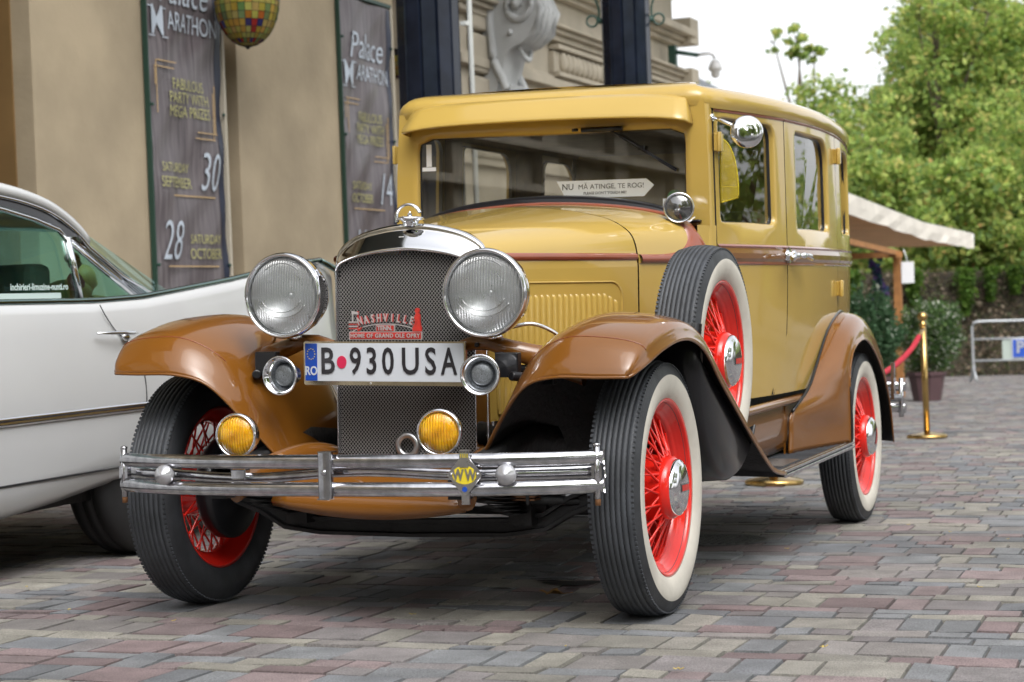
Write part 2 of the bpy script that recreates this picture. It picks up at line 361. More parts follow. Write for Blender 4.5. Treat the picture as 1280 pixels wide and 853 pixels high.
for sgn in (1,-1):
    m=fender('f',FS,sgn); o=bpart(m,'front_fender',[BRN,BLK],recalc=False,solid=.007,mat_off=1)
    if sgn>0: bm_pts=FS
    # bead along the leading edge and the outer lip
    b=MB(); lip=crom([s[0] for s in FS],4); edge=crom([FS[0][j] for j in range(7)],5)
    b.tube([(q[0]*sgn,q[1],q[2]-.003) for q in lip],.0045,6); b.tube([(q[0]*sgn,q[1],q[2]-.002) for q in edge],.0045,6)
    b.build('bead',BRN,o)
    b=MB(); st=smooth(FS,1,5)[2]; b.tube([(q[0]*sgn,q[1],q[2]+.0005) for q in st[3:21]],.0012,5); 
    b.build('weld_seam',MAR,o)
    # splash shield inside the fender, seen through the arch
    m=MB(); m.box((sgn*.47,1.0,.50),(.26,.02,.34)); bpart(m,'inner_fender',BLK)
# ---- rear fenders
J=[(1.86,.343),(1.875,.42),(1.90,.50),(2.10,.575),(2.23,.655),(2.46,.790),(2.70,.853),(2.88,.855),(3.08,.80),(3.25,.70),(3.36,.56),(3.40,.42),(3.41,.27)]
Lp=[(2.40,.343),(2.395,.42),(2.385,.50),(2.38,.58),(2.395,.65),(2.46,.712),(2.59,.746),(2.73,.748),(2.88,.705),(3.03,.635),(3.17,.54),(3.28,.42),(3.35,.27)]
RS=[]
for i,(a,b) in enumerate(zip(J,Lp)):
    k=min(1,max(0,(i-1)/4)); f1=[0,.30,.60,.86,1]; f2=[0,.04,.2,.55,1]; xf=[0,.38,.70,.92,1]
    xj=.688 if i<3 else sx(min(a[0],3.15),.8)-.003
    RS.append([(xj+(.812-xj)*(xf[j]*k+(1-k)*[0,.22,.5,.82,1][j]),a[0]+(b[0]-a[0])*(f2[j]*k+f1[j]*(1-k)),a[1]+(b[1]-a[1])*(f2[j]*k+f1[j]*(1-k))) for j in range(5)][::-1])
for sgn in (1,-1):
    m=fender('r',RS,sgn); o=bpart(m,'rear_fender',[BRN,BLK],recalc=False,solid=.007,mat_off=1)
    b=MB(); b.tube([(q[0]*sgn,q[1],q[2]) for q in crom([s[0] for s in RS],4)],.0045,6); b.build('bead',BRN,o)
    b=MB(); b.tube([((q[0]+.004)*sgn,q[1]-.004,q[2]+.004) for q in crom([s[4] for s in RS[2:11]],4)],.006,6); b.build('welting',BLK2,o)
    m=MB(); m.grid([[(sgn*.60,y,z) for z in (.30,.6,.86)] for y in (1.9,2.5,3.3)]); bpart(m,'inner_fender',BLK)
# ---- running boards, sills
for sgn in (1,-1):
    m=MB(); m.box((sgn*.715,1.815,.334),(.20,1.165,.018)); 
    for k in range(14): m.box((sgn*(.628+k*.0125),1.815,.3445),(.006,1.16,.004))
    o=bpart(m,'running_board',RUBG)
    t=MB(); t.box((sgn*.817,1.82,.345),(.012,1.19,.010)); t.box((sgn*.822,1.82,.330),(.008,1.19,.012)); t.box((sgn*.800,1.82,.3465),(.010,1.19,.006)); t.build('trim',CHW,o,bevel=.002)
    t=MB(); t.box((sgn*.72,1.50,.3485),(.12,.26,.004)); t.build('step_plate',ALU,o)
    m=MB(); m.grid([[(sgn*x,y,z) for x,z in ((.672,.560),(.690,.560),(.699,.553),(.699,.540),(.690,.532),(.668,.530))] for y in (1.20,1.5,1.8,2.12)],flip=sgn<0)
    bpart(m,'sill',BRN)
    m=MB(); m.grid([[(sgn*x,y,z) for x,z in ((.668,.532),(.676,.48),(.676,.40),(.66,.36),(.63,.344))] for y in (1.05,1.3,1.6,1.9,2.2)],flip=sgn<0)
    m.box((sgn*.67,1.86,.44),(.006,.012,.19)); bpart(m,'splash_apron',BRN)
# ---- cabin side panels with real openings
def raycast(poly,c,a):
    d=(math.cos(a),math.sin(a)); best=None
    for i in range(len(poly)):
        x1,y1=poly[i]; x2,y2=poly[(i+1)%len(poly)]; x1-=c[0];x2-=c[0];y1-=c[1];y2-=c[1]
        ex,ey=x2-x1,y2-y1; den=d[0]*ey-d[1]*ex
        if abs(den)<1e-12: continue
        t=(x1*ey-y1*ex)/den; u=(x1*d[1]-y1*d[0])/den
        if t>0 and -1e-9<=u<=1+1e-9 and (best is None or t>best): best=t
    return (c[0]+d[0]*best,c[1]+d[1]*best)
def rrect(x0,x1,y0,y1,r):
    # radii: (bl,br,tr,tl)
    P=[]
    for (cx,cy,a0,rr) in ((x0+r[0],y0+r[0],PI,r[0]),(x1-r[1],y0+r[1],1.5*PI,r[1]),(x1-r[2],y1-r[2],0,r[2]),(x0+r[3],y1-r[3],.5*PI,r[3])):
        for k in range(7): t=a0+.5*PI*k/6; P.append((cx+rr*math.cos(t),cy+rr*math.sin(t)))
    return P
def ring_panel(outer,inner,fn,nrings=5,lipd=.028,n=96,ease=1.6,out_back=None):
    """panel between outline and opening; fn(u,v,depth)->3D"""
    c=(sum(p[0] for p in inner)/len(inner),sum(p[1] for p in inner)/len(inner))
    VA=[math.atan2(p[1]-c[1],p[0]-c[0])%(2*PI) for p in outer]; VA=[v for i,v in enumerate(VA) if all(abs(v-w)>.004 for w in VA[:i])]
    A=sorted(VA+[2*PI*k/n for k in range(n) if min(min(abs(2*PI*k/n-v),2*PI-abs(2*PI*k/n-v)) for v in VA)>.03])
    O=[raycast(outer,c,a) for a in A]; I=[raycast(inner,c,a) for a in A]
    rings=[]
    if out_back: rings.append([fn(q[0]*1.0,q[1],out_back) for q in O])
    for k in range(nrings+1):
        t=k/nrings; rings.append([fn(o[0]+(i[0]-o[0])*t,o[1]+(i[1]-o[1])*t,0) for o,i in zip(O,I)])
    # raised bead then the reveal
    def inset(d,dep): 
        return [fn(i[0]+(c[0]-i[0])/math.hypot(c[0]-i[0],c[1]-i[1])*d,i[1]+(c[1]-i[1])/math.hypot(c[0]-i[0],c[1]-i[1])*d,dep) for i in I]
    rings.append(inset(.003,.004)); rings.append(inset(.006,.012)); rings.append(inset(.007,lipd))
    m=MB(); m.grid(rings,cj=True); 
    return m,I,c
BOT=.578
WIN=[('front_door',1.194,1.8075,(1.222,1.700,1.200,1.566),(.02,.025,.05,.03)),
     ('rear_door',1.8155,2.698,(1.945,2.500,1.190,1.562),(.02,.03,.10,.03)),
     ('quarter_panel',2.704,3.185,(2.835,3.165,1.190,1.550),(.02,.03,.10,.05))]
doors=[]
for sgn in (1,-1):
    for name,y0,y1,wr,rad in WIN:
        seamx=lambda z,base:(base-.0 if z>.78 else base-.11*((.78-z)/.2)**2)
        out=[]
        for t in np.linspace(0,1,10):
            z=BOT+(drip((y0))-.004-BOT)*(1-t); out.append(((seamx(z,y0) if name=='rear_door' else y0),z))
        for t in np.linspace(0,1,8)[1:]:
            y=y0+(y1-y0)*0+t*((seamx(BOT,y1) if name=='front_door' else y1)-y0); ys=(seamx(BOT,y0) if name=='rear_door' else y0)
            out.append((ys+(((seamx(BOT,y1) if name=='front_door' else y1))-ys)*t,BOT))
        for t in np.linspace(0,1,10)[1:]:
            z=BOT+(drip(y1)-.004-BOT)*t; out.append(((seamx(z,y1) if name=='front_door' else y1),z))
        for t in np.linspace(0,1,8)[1:-1]:
            y=y1+(y0-y1)*t; out.append((y,drip(y)-.004))
        fn=lambda y,z,d,sgn=sgn:(sgn*(sx(y,z)-d),y,z)
        inner=rrect(*wr[:2],*wr[2:],rad)
        m,I,c=ring_panel(out,inner,fn,7)
        # panel edge turned inwards, coloured black for the shade in the gap
        m.grid([[fn(y,z,.0006) for y,z in out],[fn(y,z,.02) for y,z in out]],cj=True,smooth=False,mi=1)
        o=bpart(m,name,[YEL,BLK])
        g=MB(); cc=[fn(i[0],i[1],.022) for i in I]; g.v=cc; g.f=[tuple(range(len(cc)))]; g.m=[0]; g.sm=[False]; g.build('window_pane',GLS,o)
        g=MB(); g.grid([[fn(i[0]+(c[0]-i[0])*k,i[1]+(c[1]-i[1])*k,d) for i in I] for k,d in ((-.01,.018),(.035,.016),(.035,.030))],cj=True); g.build('window_seal',BLK2,o)
        # belt moulding
        prof=[(1.127,.001,0),(1.121,.007,0),(1.114,.004,1),(1.108,.006,1),(1.096,.011,1),(1.078,.011,1),(1.066,.006,0),(1.060,.006,0),(1.055,.001,0)]
        if name!='x':
            ys=np.linspace(y0,y1,10); b=MB()
            for k in range(len(prof)-1):
                b.grid([[(sgn*(sx(y,1.09)+prof[k+q][1]),y,prof[k+q][0]) for q in (0,1)] for y in ys],mi=prof[k][2],flip=sgn<0)
            b.build('belt_moulding',[MAR,BRN],o,recalc=False)
            b=MB(); b.grid([[(sgn*(sx(y,1.58)+q[1]),y,drip(y)-q[0]) for q in ((.022,.0015),(.018,.004),(.012,.004),(.008,.0015))] for y in ys],flip=sgn<0); b.build('drip_moulding',MAR,o,recalc=False)
        doors.append(o)
        def hinge(yy,zz):
            b=MB(); b.box((sgn*(sx(yy,zz)+.011),yy,zz),(.022,.05,.062)); b.tube([(sgn*(sx(yy,zz)+.02),yy-.022,zz-.034),(sgn*(sx(yy,zz)+.02),yy-.022,zz+.034)],.009,10)
            b.build('hinge',YEL,o,bevel=.004)
        if name=='front_door': hinge(1.205,1.475)
        if name=='rear_door': hinge(2.70,1.510); hinge(2.70,.962)
        if name in('front_door','rear_door'):
            h=MB(); yy=1.775 if name=='front_door' else 1.85; s2=1 if name=='rear_door' else -1; X=sx(yy,1.09)+.011
            h.lathe([(0,.022),(.006,.021),(.010,.014),(.03,.010),(.045,.012),(.05,.006)],(X,yy,1.09),'x',16,cap1=True)
            pth=[(X+.040,yy,1.09),(X+.044,yy+s2*.03,1.091),(X+.046,yy+s2*.07,1.088),(X+.044,yy+s2*.115,1.078)]
            h.tube(pth,[.008,.0085,.012,.008],10)
            if name=='front_door': h.box((X+.004,yy+.012,1.09),(.010,.020,.055))
            if sgn<0: h.v=[(-v[0],v[1],v[2]) for v in h.v]
            h.build('door_handle',CHR,o)
    # backing behind the seams + inner lining
    m=MB()
    for yy,z0,z1 in ((1.195,.58,1.6),(1.81,.58,1.6),(2.70,.58,1.6)):
        m.grid([[(sgn*(sx(yy,z)-.012),yy+dy-(.11*((.78-z)/.2)**2 if (z<.78 and abs(yy-1.81)<.01) else 0),z) for z in np.linspace(z0,z1,14)] for dy in (-.03,.03)])
    m.grid([[(sgn*(sx(y,z)-.04),y,z) for z in (.5,.8,1.0,1.17)] for y in np.linspace(1.18,3.2,9)])
    bpart(m,'inner_lining',BLK)
    m=MB()
    for ya,yb in ((1.195,1.215),(1.715,1.925),(2.52,2.80)):
        m.grid([[(sgn*(sx(y,z)-.034),y,z) for z in (1.15,1.35,1.585)] for y in (ya,yb)])
    for z0,z1 in ((1.572,1.60),): m.grid([[(sgn*(sx(y,z)-.034),y,z) for z in (z0,z1)] for y in np.linspace(1.2,3.18,8)])
    bpart(m,'pillar_trim',SEAT)
# ---- back of the cabin
m=MB(); R=[]
for z in list(np.linspace(.56,1.19,6))+[1.25,1.4,1.5,1.56]:
    w=sx(3.19,z); bow=.03*math.sin((z-.5)/1.1*PI); row=[(w,3.188),(w-.012,3.235),(w-.045,3.285),(w-.11,3.315),(.35,3.33),(.0,3.335)]
    row=[(x,y+bow*(i/5)) for i,(x,y) in enumerate(row)]
    row=row+[(-x,y) for x,y in row[:-1][::-1]]; R.append([(x,y,z) for x,y in row])
m.grid(R); rp=bpart(m,'rear_panel',YEL)
g=MB(); g.prism(rrect(-.26,.26,1.26,1.45,(.05,)*4),lambda a,b:(a,3.345+.03*math.sin((b-.5)/1.1*PI),b),lambda a,b:(a,3.385+.0*b,b)); g.build('rear_window',BLK2,rp)
# ---- roof
out=[]   # half outline, front centre -> rear centre : x,y,z,inset multiplier
for x in (0,.15,.3,.42,.50): out.append((x,1.138-.0*x,1.612,1.0))
out+=[(.545,1.142,1.610,1.0),(.570,1.160,1.606,1.0)]
for y in (1.2,1.35,1.5,1.7,1.9,2.2,2.5,2.8,3.0,3.12): out.append((sx(y,1.6)+.007,y,drip(y),1.0 if y<2.8 else 1+(y-2.8)*3))
out+=[(.640,3.20,1.575,2.4),(.615,3.255,1.560,3.0),(.565,3.30,1.545,3.3),(.45,3.325,1.535,3.5),(.25,3.345,1.53,3.5),(0,3.35,1.53,3.5)]
full=out+[(-x,y,z,k) for x,y,z,k in out[1:-1][::-1]]
prof=[(0,-.012),(-.004,0),(-.007,.012),(-.006,.028),(.004,.044),(.022,.058),(.05,.068),(.09,.076),(.16,.085),(.26,.093)]
rings=[]
for ins,dz in prof:
    ring=[]
    for i,(x,y,z,k) in enumerate(full):
        a=full[i-1]; b=full[(i+1)%len(full)]; t=Vector((b[0]-a[0],b[1]-a[1])); t.normalize(); nrm=Vector((t.y,-t.x))   # outward?
        c=Vector((0,2.2)); 
        if nrm.dot(Vector((x,y))-c)<0: nrm=-nrm
        q=Vector((x,y))-nrm*ins*(k if ins>0 else 1)
        ring.append((q.x,q.y,z+dz*(1+(k-1)*.30)))
    rings.append(ring)
m=MB(); m.grid(rings,cj=True)
# fill the top: strips across between mirrored points
last=rings[-1]; h=len(out); n=len(last); q0=6
ts=np.linspace(0,1,2*q0+1)
P=[[last[(n-q0+k)%n] for k in range(2*q0+1)]]
P[0]=P[0][::-1] if P[0][0][0]<0 else P[0]
for i in range(q0+1,h-q0+1):
    a=last[i]; b=last[(n-i)%n]; e=min(1,(i-q0)/4,(h-q0+1-i)/3); P.append([tuple((np.array(a)*(1-t)+np.array(b)*t)+np.array([0,0,.022*math.sin(PI*t)*e])) for t in ts])
m.grid(P); bpart(m,'roof',YEL)
m=MB(); m.grid([[(x,y,1.585) for x in (-.6,0,.6)] for y in (1.2,2.2,3.2)]); bpart(m,'headliner',SEAT)
# ---- windscreen frame
out=[(-.588,1.19),(.588,1.19),(.584,1.4),(.572,1.615),(.3,1.62),(0,1.62),(-.3,1.62),(-.572,1.615),(-.584,1.4)]
inner=rrect(-.507,.507,1.225,1.527,(.02,.02,.035,.035))
m,I,c=ring_panel(out,inner,lambda x,z,d:(x,1.142+d,z),4,.030)
# corner posts round back to the doors
for sgn in (1,-1):
    m.grid([[(sgn*(sx(1.15,z)-.004+q[0]),q[1],z) for z in np.linspace(1.12,1.605,9)] for q in ((-.012,1.142),(.000,1.150),(.006,1.165),(.009,1.190))])
fr=bpart(m,'windscreen_frame',YEL)
g=MB(); cc=[(i[0],1.165,i[1]) for i in I]; g.v=cc; g.f=[tuple(range(len(cc)))]; g.m=[0]; g.sm=[False]; ws=g.build('windscreen',GLS,fr)
g=MB(); g.grid([[(i[0]+(c[0]-i[0])*kx,1.142+d,i[1]+(c[1]-i[1])*kx*1.6) for i in I] for kx,d in ((-.01,.020),(.018,.018),(.018,.030))],cj=True); g.build('windscreen_seal',BLK2,fr)
g=MB(); V,F=textmesh('1',.10,extrude=.0004,bold=.006,sx=.95); g.add([(v[0]-.465,1.1605+v[2],v[1]+1.462) for v in V],F,0,False)
for (a,b,c_,d) in ((-.492,-.438,1.413,1.421),): g.box(((a+b)/2,1.1605,(c_+d)/2),(b-a,.0008,d-c_+.006))
g.build('number_sticker',PAPER,ws)
# ---- visor
m=MB(); R=[]
for (y,z,wd,dr) in ((1.141,1.634,.500,.012),(1.137,1.641,.503,.012),(1.129,1.642,.507,.013),(1.108,1.624,.513,.015),(1.084,1.597,.520,.017),(1.064,1.572,.525,.017),(1.056,1.560,.527,.016),(1.055,1.554,.527,.015),(1.062,1.552,.525,.014)):
    row=[]
    for t in np.linspace(-1,1,25):
        row.append((wd*t,y+.006*abs(t)**6,z+dr*(1-t*t)*.7-.012*abs(t)**8))
    row=[(-wd-.006,1.140,row[0][2]-.006),(-wd-.004,(y+1.14)/2,row[0][2]-.004)]+row+[(wd+.004,(y+1.14)/2,row[-1][2]-.004),(wd+.006,1.140,row[-1][2]-.006)]
    R.append(row)
m.grid(R,flip=True); vis=bpart(m,'sun_visor',YEL,solid=.004); m=MB(); m.tube(R[0][1:-1],.0035,6); m.build('visor_gap_shade',BLK2,vis)  # thin black tube stands for the shade in the gap above the visor
# wiper
m=MB(); m.tube([(.135,1.125,1.531),(.215,1.122,1.530),(.285,1.125,1.531)],.009,8,flat=1.2); m.tube([(.10,1.13,1.532),(.12,1.12,1.532)],.006,6)
m.tube([(.235,1.120,1.530),(.33,1.135,1.470),(.375,1.150,1.440)],.0035,6); m.tube([(.26,1.152,1.512),(.47,1.152,1.385)],.0035,6); m.tube([(.262,1.148,1.506),(.468,1.148,1.379)],.003,6); m.box((.345,1.146,1.462),(.022,.006,.016),0)
bpart(m,'wiper',BLK2)
# ---- bonnet and cowl
def hsec(y):
    st=[(-.02,[(.243,.60),(.244,.85),(.245,1.04),(.243,1.075),(.234,1.100),(.214,1.121),(.175,1.141),(.12,1.155),(.06,1.164),(0,1.167)]),
        (.745,[(.456,.60),(.457,.85),(.456,1.05),(.452,1.095),(.440,1.140),(.415,1.172),(.355,1.206),(.25,1.232),(.12,1.248),(0,1.253)]),
        (1.085,[(.560,.58),(.567,.85),(.569,1.05),(.565,1.11),(.553,1.155),(.520,1.195),(.435,1.230),(.30,1.255),(.14,1.270),(0,1.275)])]
    for i in range(2):
        if y<=st[i+1][0] or i==1:
            t=(y-st[i][0])/(st[i+1][0]-st[i][0]); return [((a[0]*(1-t)+b[0]*t),y,(a[1]*(1-t)+b[1]*t)) for a,b in zip(st[i][1],st[i+1][1])]
for sgn in (1,-1):
    m=MB(); m.grid([[(sgn*q[0],q[1],q[2]) for q in crom(hsec(y)[2:],4)] for y in np.linspace(-.02,.745,10)],flip=sgn<0)
    o=bpart(m,'bonnet_top',YEL,recalc=False)
    m=MB(); m.grid([[(sgn*(q[0]),q[1],q[2]) for q in hsec(y)[:3]] for y in np.linspace(-.02,.745,10)],flip=sgn<0)
    o=bpart(m,'bonnet_side',YEL,recalc=False)
    # raised louvre panel
    def hs(y,off): return (.245+.2745*(y+.02)/1.0*1.0+off)
    m=MB(); pan=rrect(.02,.660,.62,1.005,(.02,.02,.06,.02)); c=(.34,.8)
    def hp(y,z,off): return (sgn*(.2445+(y+.02)*.2768+off),y,z)
    m.grid([[hp(c[0]+(p[0]-c[0])*k,c[1]+(p[1]-c[1])*k,d) for p in pan] for k,d in ((1.0,.0),(.992,.0045),(.98,.0045),(.972,.001))],cj=True)
    V=[hp(c[0]+(p[0]-c[0])*.972,c[1]+(p[1]-c[1])*.972,.001) for p in pan]; m.add(V,[tuple(range(len(V)))])
    for k in range(21):
        y=.035+k*.0292; top=.965-(.02 if k==20 else .008 if k==19 else 0)
        rows=[]
        for z,s in ((.62,1),(.80,1),(top-.012,1),(top-.004,.7),(top,.05)):
            rows.append([hp(y+.0035,z,.0015),hp(y-.0035,z,.0015+.009*s),hp(y-.0065,z,.0015+.011*s),hp(y-.010,z,.0015+.004*s),hp(y-.0105,z,.0015)])
        m.grid(rows,flip=True)
    m.build('louvre_panel',YEL,o,recalc=False)
    b=MB(); b.grid([[(sgn*(hsec(y)[3][0]+q[1]),y,q[0]+.004*(y)) for q in ((1.090,.001),(1.086,.007),(1.079,.009),(1.072,.008),(1.067,.003))] for y in np.linspace(-.015,.742,8)],flip=sgn<0)
    b.build('side_moulding',MAR,o,recalc=False)
ys=np.linspace(.752,1.085,8)
m=MB(); m.grid([[(q[0],q[1],q[2]) for q in crom(hsec(y),3)]+[(-q[0],q[1],q[2]) for q in crom(hsec(y),3)[:-1][::-1]] for y in ys])
# side of the cowl up to the doors
for sgn in (1,-1):
    m.grid([[(sgn*q,y,z) for q,y,z in ((hsec(1.085)[0][0]+(.567-.56)*0+a*.0,1.085,z),(sx(1.15,1.0)-.012,1.14,z),(sx(1.16,1.0),1.165,z),(sx(1.188,1.0),1.188,z))] for a,z in ((0,.58),(0,.8),(0,1.0),(0,1.19))],flip=sgn>0)
cw=bpart(m,'cowl',YEL,recalc=True)
m=MB(); E=crom(hsec(1.085)[3:],4); E=[(q[0],q[1],q[2]) for q in E]+[(-q[0],q[1],q[2]) for q in E[:-1][::-1]]
m.grid([[ (x*s,y+dy,z+dz) for x,y,z in E] for s,dy,dz in ((1,-.010,.0),(1.004,0,.006),(1.006,.012,.009),(1.004,.022,.006),(1.0,.028,-.01))])
m.build('cowl_moulding',MAR,cw)
m=MB(); m.grid([[ (x*s,y+dy,z+dz) for x,y,z in E] for s,dy,dz in ((.96,.024,-.02),(.95,.030,.018),(.94,.045,.030),(.93,.062,.034),(.92,.075,.01))]); m.build('scuttle_gasket',BLK2,cw)
for sgn in (1,-1):
    def cwx(y,z):
        q=crom(hsec(min(y,1.085)),3); zz=[v[2] for v in q]; xx=[v[0] for v in q]; return float(np.interp(z,zz,xx))+(max(0,y-1.085)*.45)
    inn=crom([(.755,1.090),(.90,1.092),(.985,1.106),(1.028,1.135),(1.045,1.172),(1.050,1.212)],5); ot=crom([(.755,1.060),(.95,1.061),(1.07,1.066),(1.125,1.098),(1.105,1.145),(1.096,1.205)],5)
    m=MB(); m.grid([[(sgn*(cwx(a[0]*(1-t)+b[0]*t,a[1]*(1-t)+b[1]*t)+h),a[0]*(1-t)+b[0]*t,a[1]*(1-t)+b[1]*t) for t,h in ((0,.0),(.06,.006),(.25,.011),(.5,.0125),(.75,.011),(.94,.006),(1,.0))] for a,b in zip(inn,ot)],flip=sgn<0); m.build('cowl_moulding',MAR,cw)
    m=MB(); m.grid([[(sgn*(np.interp(y,[.75,1.19],[.457,.605])+q[1]+.002),y,q[0]) for q in ((1.093,.001),(1.088,.008),(1.075,.010),(1.063,.008),(1.058,.001))] for y in np.linspace(1.06,1.188,5)],flip=sgn<0); m.build('cowl_moulding',[BRN],cw,recalc=False)
# ---- radiator shell
def resamp(P,n):
    P=[np.array(p,float) for p in P]; L=[0]
    for a,b in zip(P,P[1:]): L.append(L[-1]+np.linalg.norm(b-a))
    out=[]
    for k in range(n):
        s=L[-1]*k/(n-1); i=min(len(P)-2,int(np.searchsorted(L,s,side='right')-1)); t=(s-L[i])/max(1e-9,L[i+1]-L[i]); out.append(P[i]*(1-t)+P[i+1]*t)
    return out
def arch(w,zb,zs,pts):
    L=[(-w,zb),(-w,(zb+zs)/2),(-w,zs)]+[(-a,b) for a,b in pts]; return L+[(0,pts[-1][1]+.003)]+[(-a,b) for a,b in L[::-1]]
outer=arch(.245,.475,1.045,[(.244,1.075),(.236,1.100),(.215,1.123),(.175,1.146),(.125,1.162),(.06,1.174)])
inner=arch(.222,.500,1.02,[(.220,1.045),(.210,1.062),(.190,1.072),(.15,1.084),(.10,1.093),(.05,1.0985)])
NO=121
def sub(P,n):
    a=[(-P[0][0]*0+P[0][0],P[0][1])]; return resamp(P,n)
# matched by index: both outlines have same vertex structure
def dens(P): 
    out=[]
    for a,b in zip(P,P[1:]):
        for k in range(5): t=k/5; out.append((a[0]*(1-t)+b[0]*t,a[1]*(1-t)+b[1]*t))
    return out+[P[-1]]
Oo,Ii=[crom([(x,z) for x,z in P],6) for P in (outer,inner)]
def lay(t,y,s=0): return [(o[0]*(1-t)+i[0]*t,y,o[1]*(1-t)+i[1]*t) for o,i in zip(Oo,Ii)]
m=MB(); m.grid([lay(-.03,.035),lay(-.06,.0),lay(-.03,-.014),lay(.08,-.020),lay(.16,-.017),lay(.24,-.022),lay(.50,-.040),lay(.78,-.052),lay(.88,-.062),lay(.96,-.064),lay(1.02,-.058),lay(1.03,-.036)])
m.box((0,-.03,.482),(.49,.05,.03))
sh=bpart(m,'radiator_shell',CHR)
# grille wires
poly=[(q[0],q[1]) for q in Ii]; 
def inside(x,z):
    if z<.497 or abs(x)>.2225: return False
    i=np.interp(abs(x),[0,.05,.10,.15,.19,.21,.22,.2225],[1.101,1.0985,1.093,1.084,1.072,1.062,1.045,1.02]); return z<i
m=MB(); w=.00062; pitch=.0106
for sg in (1,-1):
    for k in range(-80,90):
        x0=k*pitch; SL=.88; ts=[t for t in np.arange(.49,1.11,.002) if inside(x0+sg*(t-.8)*SL,t)]
        if len(ts)<3: continue
        a,b=ts[0],ts[-1]; p=(x0+sg*(a-.8)*SL,a); q=(x0+sg*(b-.8)*SL,b); yy=-.0405 if sg>0 else -.0392; d=w*1.0
        m.add([(p[0]-d,yy,p[1]+d*sg),(p[0],yy-.0012,p[1]),(p[0]+d,yy,p[1]-d*sg),(q[0]-d,yy,q[1]+d*sg),(q[0],yy-.0012,q[1]),(q[0]+d,yy,q[1]-d*sg)],[(0,1,4,3),(1,2,5,4)],0,True)
gr=m.build('grille',WIRE,sh,recalc=False)
m=MB(); m.box((0,-.008,.79),(.47,.02,.60)); m.build('radiator_core',pm('core_black',(.006,.006,.006),.9),sh)
m=MB(); m.box((-.018,-.0365,1.128),(.040,.004,.040),0,rot=Matrix.Rotation(-.35,3,'X')); m.box((-.018,-.0405,1.116),(.040,.004,.010),1,rot=Matrix.Rotation(-.35,3,'X')); m.box((-.018,-.040,1.132),(.014,.004,.022),2,rot=Matrix.Rotation(-.35,3,'X'))
m.build('shell_badge',[pm('bronze_enamel',(.16,.09,.04),.3,metal=.5),PBLUE,ALU],sh)
m=MB(); m.lathe([(.0,.024),(.012,.026),(.02,.030),(.024,.046),(.030,.046),(.034,.030),(.036,.0)],(0,-.01,1.172),'z',24); 
m.grid([[(.003+R*math.sin(t)*1.0-.010,-.01+dy,1.205+R*math.cos(t)*.95) for t in np.linspace(-2.0,1.25,22)] for R,dy in ((.041,-.008),(.047,-.010),(.050,0),(.047,.010),(.041,.008),(.038,0))],ci=True)
m.tube([(-.002,-.01,1.205),(.002,-.018,1.214),(.004,-.022,1.224)],[.010,.007,.002],8)
m.v=[(v[0]*.88,v[1],1.172+(v[2]-1.172)*.86) for v in m.v]
bpart(m,'radiator_cap',CHR)
m=MB(); m.lathe([(-.004,.022),(-.006,.034),(.0,.040),(.004,.034),(.002,.022),(-.004,.022)],(.004,-.062,.530),'y',28); m.build('crank_hole_ring',ALU,sh)
